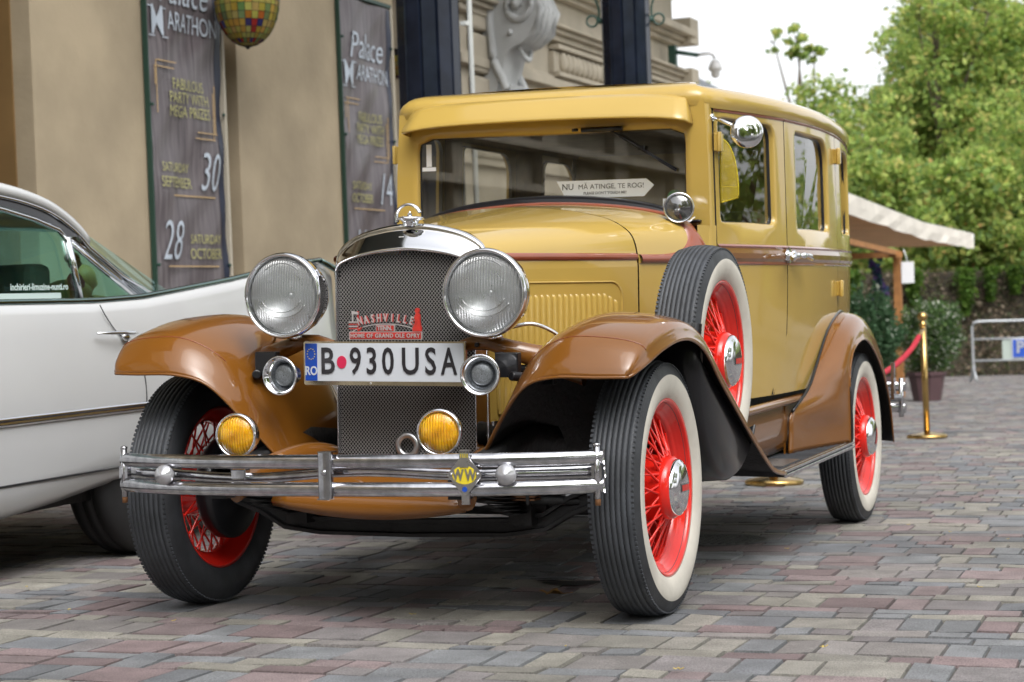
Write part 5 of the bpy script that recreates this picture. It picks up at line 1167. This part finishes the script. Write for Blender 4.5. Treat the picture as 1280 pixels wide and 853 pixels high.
SHTYRE=pm('shaded_tyre',(.014,.014,.015),.7,var=.4)  # tyre rubber darkened in its colour for the shadow under the body
for (x,y) in ((-1.80,1.25),(-3.50,1.25),(-1.80,-2.1),(-3.50,-2.1)):
    m=MB(); m.lathe([(-.09,.20),(-.10,.30),(-.085,.345),(-.06,.356),(-.03,.357),(-.028,.350),(-.02,.350),(-.018,.358),(.018,.358),(.02,.350),(.028,.350),(.03,.357),(.06,.356),(.085,.345),(.10,.30),(.09,.20)],seg=64)
    o=m.build('wheel',SHTYRE,wc); o.matrix_local=(Matrix.Translation(-Vector(WB))@SLOPE.inverted()@Matrix.Translation((x,y,.358))); 
    o.matrix_local=Matrix.Translation(-Vector(WB))@SLOPE.inverted()@Matrix.Translation((x,y,.358))
    h=MB(); h.lathe([(.08,.205),(.10,.15),(.11,.05),(.11,.001)],seg=32); h.lathe([(-.08,.205),(-.05,.15),(-.05,.001)],seg=32); h.build('hub_cap',CHR,o,recalc=False)
m=MB(); 
for sgn in (1,-1):
    V,F=textmesh('inchirieri-limuzine-nunti.ro',.034,extrude=.0003,bold=.0008,sx=.95,align='RIGHT')
    if sgn>0: m.add([(-1.792+v[2],.845+v[0],1.058+v[1]) for v in V],F,0,False)
m.box((-1.7935,-.05,1.026),(.001,1.70,.020),0)
wp(m,'window_lettering',pm('pale_sticker',(.55,.68,.66),.5),recalc=False)
# ornaments on the parcel shelf
PINK=pm('pink_jacket',(.30,.06,.22),.6); SKIN=pm('doll_skin',(.50,.30,.20),.5); NVY=pm('dark_trousers',(.02,.03,.05),.6)
m=MB(); m.lathe([(0,.018),(.055,.020),(.06,.014)],axis='z',seg=14,mi=2); m.lathe([(.055,.020),(.075,.026),(.105,.030),(.120,.020),(.125,.009),(.135,.009)],axis='z',seg=14,mi=0); m.tube([(.0,-.028,.112),(.012,-.040,.085),(.02,-.026,.07)],.008,6,mi=0); m.tube([(.0,.028,.112),(.012,.040,.085),(.02,.022,.07)],.008,6,mi=0)
m.sphere((.0,.002,.165),.032,mi=1,n=8,sc=(.85,.8,1.05)); m.sphere((-.006,-.003,.182),.033,mi=3,n=8,sc=(.95,.92,.72)); m.sphere((.014,.024,.158),.007,mi=1,n=4)
o=m.build('figurine',[PINK,SKIN,NVY,BLK2],None); o.matrix_world=SLOPE@Matrix.Translation((-1.93,1.085,.992)); tag(o,'small figurine in a pink jacket standing in the rear side window of the white car','figurine')
GD=pm('gold_plush',(.38,.30,.12),.5,var=.3)
m=MB(); m.sphere((0,.08,.05),.07,n=8,sc=(1,1.9,.75)); m.sphere((0,-.03,.10),.055,n=8,sc=(.9,.9,1.1)); m.sphere((0,.01,.055),.045,n=8); m.sphere((0,-.075,.085),.028,n=6,sc=(.8,1.4,.8)); m.sphere((.04,-.01,.10),.025,n=6,sc=(.5,.8,1.6)); m.tube([(.03,-.02,.02),(.04,-.11,.015)],.018,8); m.tube([(-.03,-.02,.02),(-.04,-.11,.015)],.018,8)
o=m.build('toy_dog',GD,None,recalc=False); o.matrix_world=SLOPE@Matrix.Translation((-2.0,1.22,.992))@Matrix.Rotation(PI,4,'Z'); tag(o,'gold toy dog lying on the parcel shelf of the white car','toy')
# ================================================================ ROPE BARRIER
def stanchion(x,y,label,M=SLOPE):
    s0=empty('stanchion',(x,y,0)); tag(s0,label,'stanchion','brass stanchions')
    m=MB(); m.lathe([(0,.158),(.012,.160),(.024,.156),(.030,.140),(.045,.05),(.052,.026)],(0,0,.002),'z',48,cap0=True); m.build('base',GOLD,s0)
    m=MB(); m.tube([(0,0,.04),(0,0,.90)],.0255,20); m.lathe([(.88,.0255),(.89,.031),(.90,.031),(.915,.018),(.925,.018)],axis='z',seg=20); m.build('pole',GOLD,s0)
    m=MB(); m.sphere((0,0,.955),.040,n=10); m.build('finial',GOLD,s0)
    m=MB(); m.tube([(.0,-.0,.872),(0,-.045,.875),(0,-.05,.855)],.006,6); m.build('hook',GOLD,s0)
    return s0
a=stanchion(-.068,9.714,'tall brass stanchion with ball top standing in the open on the paving')
a.rotation_euler=(0,-.012,0); stanchion(-.111,4.858,'brass stanchion behind the yellow car, only its base showing below the running board')
m=MB(); P=crom([(-.068,9.66,.86),(-.074,9.1,.70),(-.085,8.2,.56),(-.09,7.28,.52),(-.1,6.3,.56),(-.105,5.4,.72),(-.111,4.91,.86)],8); m.tube(P[3:-3],.021,12,mi=0); m.tube(P[:4],.014,10,mi=1); m.tube(P[-4:],.014,10,mi=1)
o=m.build('barrier_rope',[pm('red_velvet',(.42,.012,.03),.8,var=.2,scale=40),GOLD],None); tag(o,'red velvet rope sagging between the two brass stanchions','rope')
# ================================================================ GARDEN SIDE
LEAF=attrmat('foliage',.55,.6,.15,3,0,.3)
def leafset(C,size,cols,cw,jitter=.5,flatz=.0,spread=.25):
    n=len(C); A=rng.normal(size=(n,3)); A/=np.linalg.norm(A,axis=1)[:,None]; B=rng.normal(size=(n,3)); B-= (A*B).sum(1)[:,None]*A; B/=np.linalg.norm(B,axis=1)[:,None]
    s=size*rng.uniform(1-jitter,1+jitter,(n,1)); a=A*s; b=B*s*.55
    V=np.stack([C-a,C-b*1.0,C+a,C+b*1.0],1).reshape(-1,3); F=np.arange(n*4).reshape(-1,4)
    cc=np.array(cols)[rng.choice(len(cols),n,p=np.array(cw)/sum(cw))]*rng.uniform(1-spread,1+spread,(n,1)); return V,F,cc
GREEN=[(.30,.42,.11),(.38,.50,.13),(.48,.55,.16),(.58,.54,.18),(.20,.31,.10),(.62,.38,.16)]
GREENW=[3,3.5,2.5,1.2,2,.10]
def crownpts(n,lumps,shell=.55):
    P=[]; tot=sum(r[0]*r[1]*r[2] for _,r in lumps)
    for c,r in lumps:
        k=int(n*(r[0]*r[1]*r[2])/tot)+1; d=rng.normal(size=(k,3)); d/=np.linalg.norm(d,axis=1)[:,None]; rad=rng.uniform(shell,1,(k,1))**.7
        q=d*rad*np.array(r)+np.array(c)
        P.append(q)
    P=np.vstack(P)
    # gather into twigs so that light and dark clumps and gaps appear
    nt=max(20,len(P)//34); tw=P[rng.choice(len(P),nt)]; idx=rng.integers(0,nt,len(P)); P=tw[idx]+rng.normal(0,1,(len(P),3))*np.array([.21,.21,.15])*np.mean([r[0] for _,r in lumps])**.5*.75
    return P
def tree_proto(seed,h,wd,n,ls,sparse=False):
    global rng; rng=np.random.default_rng(seed); r=random.Random(seed)
    t0=empty('tree',(0,0,0))
    m=MB(); top=h*.86; trunk=[(r.uniform(-.15,.15)*k,r.uniform(-.15,.15)*k,top*k/5) for k in range(6)]; m.tube(trunk,[.20,.17,.14,.10,.06,.02],8)
    lumps=[]
    for k in range(11 if not sparse else 17):
        z=h*r.uniform(.25,.92); a=r.uniform(0,6.28); rr=wd*(1-.55*abs(z/h-.5)*1.4)*r.uniform(.35,.9); c=(rr*math.cos(a),rr*math.sin(a),z); q=r.uniform(.55,1.0)*wd*(.42 if not sparse else .15)
        lumps.append((c,(q,q,q*(1.15 if not sparse else 1.9)))); base=trunk[min(5,int(z/h*4))]; m.tube([base,tuple((np.array(base)*.5+np.array(c)*.5)+np.array([0,0,-.2])),c],[.07,.045,.015],6)
        for j in range(4): m.tube([c,tuple(np.array(c)+np.array([r.uniform(-q,q),r.uniform(-q,q),r.uniform(-.2,q)]))],[.02,.005],4,caps=False)
    if not sparse: lumps.append(((0,0,h*.6),(wd*.55,wd*.55,h*.28)))
    m.build('trunk',pm('bark%d'%seed,(.11,.085,.06),.9,var=.4,scale=8),t0)
    V,F,T=leafset(crownpts(n,lumps),ls,GREEN,GREENW); tonemesh('crown',V,F,T,LEAF,t0)
    return t0
protos=[tree_proto(11,9.5,3.4,23000,.085),tree_proto(12,11.5,3.2,26000,.08),tree_proto(13,8.0,3.6,20000,.09),tree_proto(14,10.5,1.9,2600,.085,True)]
TL=['broad green tree behind the ivy wall, %s']
spots=[(3,-9.2,46.5,1.0,0,'sparse thin branched tree standing out against the white sky'),
 (2,-8.6,43.5,.80,.4,'low bushy tree just right of the yellow car roof'),
 (0,-6.6,46.0,.98,1.1,'yellow green tree behind the awning and left of the tallest tree'),
 (1,-4.9,44.0,1.02,2.2,'tall tree in the middle of the greenery behind the ivy wall'),
 (0,-2.6,45.5,1.18,3.0,'big tree at the right edge of the picture'),
 (1,-1.0,50.0,1.15,4.1,'tall far tree showing above the right end of the ivy wall'),
 (2,-4.2,41.5,.72,5.0,'low tree leaning over the ivy wall above the parking barrier'),
 (2,-6.9,40.8,.62,2.6,'low green tree over the ivy wall behind the awning'),
 (0,-12.5,50.0,.78,3.7,'far tree left of the thin tree and hidden behind the car'),
 (1,-6.2,53.0,1.12,.9,'far tall tree with sky showing through its top'),
 (2,-9.9,43.0,.92,.2,'rounded tree rising just above the yellow car roof, right of the security camera'),
 (0,-10.6,52.0,.86,5.2,'far tree filling the gap left of the thin tree'),
 (2,-1.6,40.0,.78,1.9,'low tree over the right end of the ivy wall')]
C=rng.uniform(0,1,(46000,3)); C=np.stack([-20+55*C[:,0],57+3*C[:,1],8.5*C[:,2]**.8],1); C[:,2]*=(.78+.22*np.sin(C[:,0]*.9)); C+=rng.normal(0,.2,C.shape)
V,F,T=leafset(C,.16,GREEN,GREENW); o=tonemesh('far_wood',V,F,T,LEAF); tag(o,'band of pale green far trees behind the ivy wall','wood',kind='stuff')
used=set()
for i,(k,x,y,s,rz,lab) in enumerate(spots):
    o=protos[k] if k not in used else copy_tree(protos[k]); used.add(k)
    o.location=(x,y,0); o.rotation_euler=(0,0,rz); o.scale=(s,s,s); tag(o,lab,'tree','trees behind the ivy wall')
for i,(x,y,s,rz) in enumerate(((8.5,-9,.95,1),(11,-3.5,1.0,3),(6,-15,1.0,2.2),(14,-6,1.0,1),(16,2,1.1,2),(15,-14,1.0,4),(10,12,.9,5),(12,20,1.0,3),(9,-24,1.0,.6))):
    o=copy_tree(protos[i%3]); o.location=(x,y,0); o.rotation_euler=(0,0,rz); o.scale=(s,s,s); tag(o,'tree on the open side of the square, outside the picture to the right','tree','trees on the open side of the square')
rng=np.random.default_rng(99)
rng=np.random.default_rng(99)
# ivy wall
wv=Vector((-2.36+5.79,37.32-35.95,0)).normalized(); wn=Vector((wv.y,-wv.x,0))
iw=empty('ivy_wall',(-4.0,36.7,0)); tag(iw,'long wall covered in brown and dull green ivy behind the planters','wall')
def IW(u,d,z): return np.array([-4.0,36.7,0])+np.array(wv)*u+np.array(wn)*d+np.array([0,0,z])
m=MB(); m.grid([[tuple(IW(u,d,z)-np.array([-4.0,36.7,0])) for u in (-14,34)] for d,z in ((.0,0),(.0,2.3),(-.4,2.35),(-.4,0))],smooth=False); m.build('wall',pm('dark_wall',(.06,.05,.035),.9,var=.4,scale=4),iw)
n=40000; C=np.stack([-12+46*rng.uniform(0,1,n)**1.7,rng.uniform(0,.16,n),rng.uniform(0,2.4,n)],1); C=np.array([IW(*c)-np.array([-4.0,36.7,0]) for c in C])
V,F,T=leafset(C,.050,[(.21,.165,.12),(.28,.22,.155),(.16,.17,.09),(.12,.15,.07),(.40,.33,.25)],[3,2.5,2,2,.8]); tonemesh('ivy',V,F,T,LEAF,iw)
def bush(name,loc,rad,n,ls,cols,cw,label,cat,group=None,parent=None,shell=.3):
    P=rng.normal(size=(n,3)); P/=np.linalg.norm(P,axis=1)[:,None]; P*=rng.uniform(shell,1,(n,1))**.6; nt=max(12,n//26); tw=P[rng.choice(n,nt)]; P=tw[rng.integers(0,nt,n)]+rng.normal(0,.10,(n,3)); P*=np.array(rad)
    V,F,T=leafset(P,ls,cols,cw); o=tonemesh(name,V,F,T,LEAF,parent); o.location=loc
    if parent is None: tag(o,label,cat,group)
    return o
fern=[(.10,.20,.03),(.15,.25,.04),(.07,.14,.025)]
for i,(u,w,h) in enumerate(((2.35,.30,1.05),(2.9,.22,.75),(4.05,.35,1.1),(1.2,.3,.8),(5.0,.25,.6),(5.7,.3,1.1),(-.2,.35,.7),(3.45,.25,.6))):
    n=900; z=rng.uniform(0,1,n); C=np.stack([rng.normal(0,w*.42,n)*(1-.75*z),.25+rng.normal(0,.07,n)+.1*(1-z),-(z*h)],1); C=np.array([np.array(wv)*c[0]+np.array(wn)*c[1]+np.array([0,0,c[2]]) for c in C])
    V,F,T=leafset(C,.05,fern,[1,1,1]); o=tonemesh('hanging_fern',V,F,T,LEAF); p_=IW(u-1.9,0,2.40); o.location=tuple(p_); tag(o,'bright green fern hanging over the ivy wall above the barrier and planters','fern','ferns hanging over the ivy wall')
for i,(u,zz,s,lab) in enumerate(((-3.6,3.2,1.0,'round shrub on the wall top just right of the car'),(-1.8,3.0,.9,'leafy shrub on the wall top behind the awning roof'),(-.2,3.2,1.1,'bright shrub on the wall top above the white awning'),(1.3,3.0,.9,'yellowish shrub on the wall top right of the awning'),(2.6,3.1,1.1,'dark shrub on the wall top above the parking barrier'),(4.1,3.0,1.0,'shrub on the wall top at the right edge'),(.8,4.2,1.0,'upper shrub above the awning tip'),(3.2,4.3,1.1,'upper shrub near the right edge'),(-1.4,4.3,1.0,'upper shrub beside the car roof'))):
    cols=GREEN if i not in (4,) else [(.04,.09,.03),(.05,.11,.035)]; cw=GREENW if i!=4 else [1,1]
    p_=IW(u,-.7,zz); bush('wall_shrub',tuple(p_),(1.15*s,.8*s,.85*s),3200,.085,cols,cw,lab,'shrub','shrubs on top of the ivy wall')
# awning
CAN=pm('cream_canvas',(.66,.62,.55),.8,var=.1,scale=2); UND=pm('tan_lining',(.75,.45,.22),.8,var=.1,scale=2); WOOD=pm('orange_wood',(.36,.16,.05),.6,var=.2,scale=10)
a0=empty('awning',(-2.6,21,0)); tag(a0,'cream canvas awning with tan underside on a wooden frame','awning'); ab=Vector((2.6,-21,0))
def ap(mb,n,mt,**k): o=mb.build(n,mt,a0,**k); o.location=ab; return o
N_=[(-2.13,14.0),(-2.18,18.0),(-2.27,23.66),(-2.015,27.21)]; Fp=[(-4.1,14.0),(-4.0,19.0),(-3.7,25.4),(-3.1,28.0)]
def val(i,t):
    return None
m=MB(); E=[]
for (a,b) in zip(N_,N_[1:]):
    for k in range(8): t=k/8; E.append((a[0]*(1-t)+b[0]*t,a[1]*(1-t)+b[1]*t))
E.append(N_[-1]); 
def vz(y): return 2.33
m.grid([[(x+.012*math.sin(y*5.1),y,2.34+.012*math.sin(y*6.3)) for x,y in E],[(x+.01*math.sin(y*3.7),y,2.47) for x,y in E],[(x-.01,y,2.60) for x,y in E],[(x-.25,y,2.67) for x,y in E],[(x-1.7,y-.3,3.0) for x,y in E]],smooth=False)
ap(m,'canvas',CAN,solid=.006)
m=MB(); m.grid([[(x-.02,y,2.40) for x,y in E],[(x-.9,y+.1,2.42) for x,y in E],[(x-1.9,y+.2,2.46) for x,y in E]]); ap(m,'lining',UND)
m=MB(); m.tube([(-2.03,27.22,2.35),(-2.03,27.22,2.60)],.02,6); m.tube([(x-.04,y,2.60) for x,y in E],.02,6); ap(m,'edge_rail',ALU)
m=MB(); m.box((-2.27,21.19,1.0),(.10,.10,2.0)); ap(m,'post',WOOD)
m=MB(); m.box((-3.2,20.85,2.00),(2.1,.08,.08),rot=Matrix.Rotation(.17,3,'Z')); m.box((-2.27,18.5,2.03),(.07,5.5,.07)); m.box((-4.1,20.6,1.0),(.10,.10,2.0)); ap(m,'beam',WOOD)
o=MB(); o.box((0,0,-.18),(.17,.03,.30)); o.tube([(0,0,-.03),(-.03,0,.08),(-.05,0,.14)],.008,5); o=o.build('notice_bag',PAPER,None); o.location=(-2.12,21.15,1.93); tag(o,'white paper notice hanging from the wooden frame of the awning','notice')
bush('flower_garland',(-2.52,21.0,1.62),(.13,.12,.42),260,.055,[(.13,.08,.25),(.04,.12,.11),(.05,.10,.20)],[2,2,1],'purple and teal flower garland on the wooden awning frame','garland')
# planters
TP=pm('plum_plastic',(.085,.045,.05),.6,var=.1)
def planter(x,y,r,h,label,blab):
    m=MB(); m.lathe([(0,.001),(0,r*.72),(h*.86,r*.95),(h*.87,r*1.03),(h,r*1.05),(h,r*.96),(h*.9,r*.9),(h*.88,.001)],(0,0,0),'z',8,smooth=False); o=m.build('plant_pot',TP,None); o.location=(x,y,.0); o.rotation_euler=(0,0,.35); tag(o,label,'pot','plum plant pots'); return o
planter(-1.60,19.3,.25,.38,'plum plastic pot under the white flowering bush','')
planter(-1.93,17.3,.24,.36,'plum plastic pot beside the rear bumper under the dark bush','')
bush('flowering_bush',(-1.56,19.35,.86),(.42,.42,.52),5200,.028,[(.10,.18,.06),(.07,.13,.05),(.62,.64,.56),(.16,.25,.08)],[3,3,1.1,2],'rounded bush with small white flowers behind the tall brass stanchion','bush')
bush('green_bush',(-1.98,17.4,.84),(.40,.40,.60),5200,.030,[(.05,.11,.05),(.07,.14,.065),(.09,.18,.09),(.5,.54,.46)],[3,3,1.2,.25],'dark green bush rising behind the rear fender of the yellow car','bush')
bush('green_bush',(-2.9,18.3,.8),(.5,.4,.75),4200,.032,[(.05,.11,.05),(.07,.14,.065),(.09,.18,.09)],[3,3,1.2],'dark green bush half hidden behind the yellow car','bush')
# parking barrier
cb0=empty('crowd_barrier',(-1.6,30.3,0)); tag(cb0,'grey tubular crowd barrier carrying a blue parking sign','barrier'); bb=Vector((1.6,-30.3,0))
GAL=pm('galvanised',(.42,.44,.46),.45,metal=.5)
e=Vector((.9285,.3714,0)); S0=Vector((-2.47,30.05,0))
def BQ(u,z): return tuple(S0+e*u+Vector((0,0,z)))
m=MB(); m.tube([BQ(-.03,.05),BQ(.02,.30)]+[BQ(.0,.35),BQ(.0,1.04),BQ(.03,1.11),BQ(.10,1.13)]+[BQ(2.3,1.13),BQ(2.37,1.10),BQ(2.4,1.0),BQ(2.4,.1)],.024,8); m.tube([BQ(0,.80),BQ(2.4,.80)],.019,8); m.tube([BQ(0,.40),BQ(2.4,.40)],.019,8)
for s in (-1,1): m.tube([tuple(Vector(BQ(0,.3))),tuple(Vector(BQ(0,.02))+Vector((-.3714,.9285,0))*.25*s)],.02,6)
o=m.build('tube_frame',GAL,cb0); o.location=bb
m=MB(); m.add([BQ(.55,.42),BQ(1.9,.42),BQ(1.9,.79),BQ(.55,.79)],[(0,1,2,3)],0,False); o=m.build('panel',pm('panel_green',(.36,.42,.38),.6),cb0,solid=.01); o.location=bb
fr=Vector((.3714,-.9285,0))*.02
def BS(u,z,d=0): return tuple(Vector(BQ(u,z))+fr*(1+d))
m=MB(); m.add([BS(.72,.44),BS(1.02,.44),BS(1.02,.79),BS(.72,.79)],[(0,1,2,3)],0,False); m.add([BS(.735,.45,.3),BS(1.005,.45,.3),BS(1.005,.775,.3),BS(.735,.775,.3)],[(0,1,2,3)],1,False)
V,F=textmesh('P',.30,extrude=.001,bold=.012); m.add([BS(.87+v[0],.63+v[1],.8) for v in V],F,0,False)
o=m.build('parking_sign',[PLW,PBLUE],cb0,recalc=False); o.location=bb
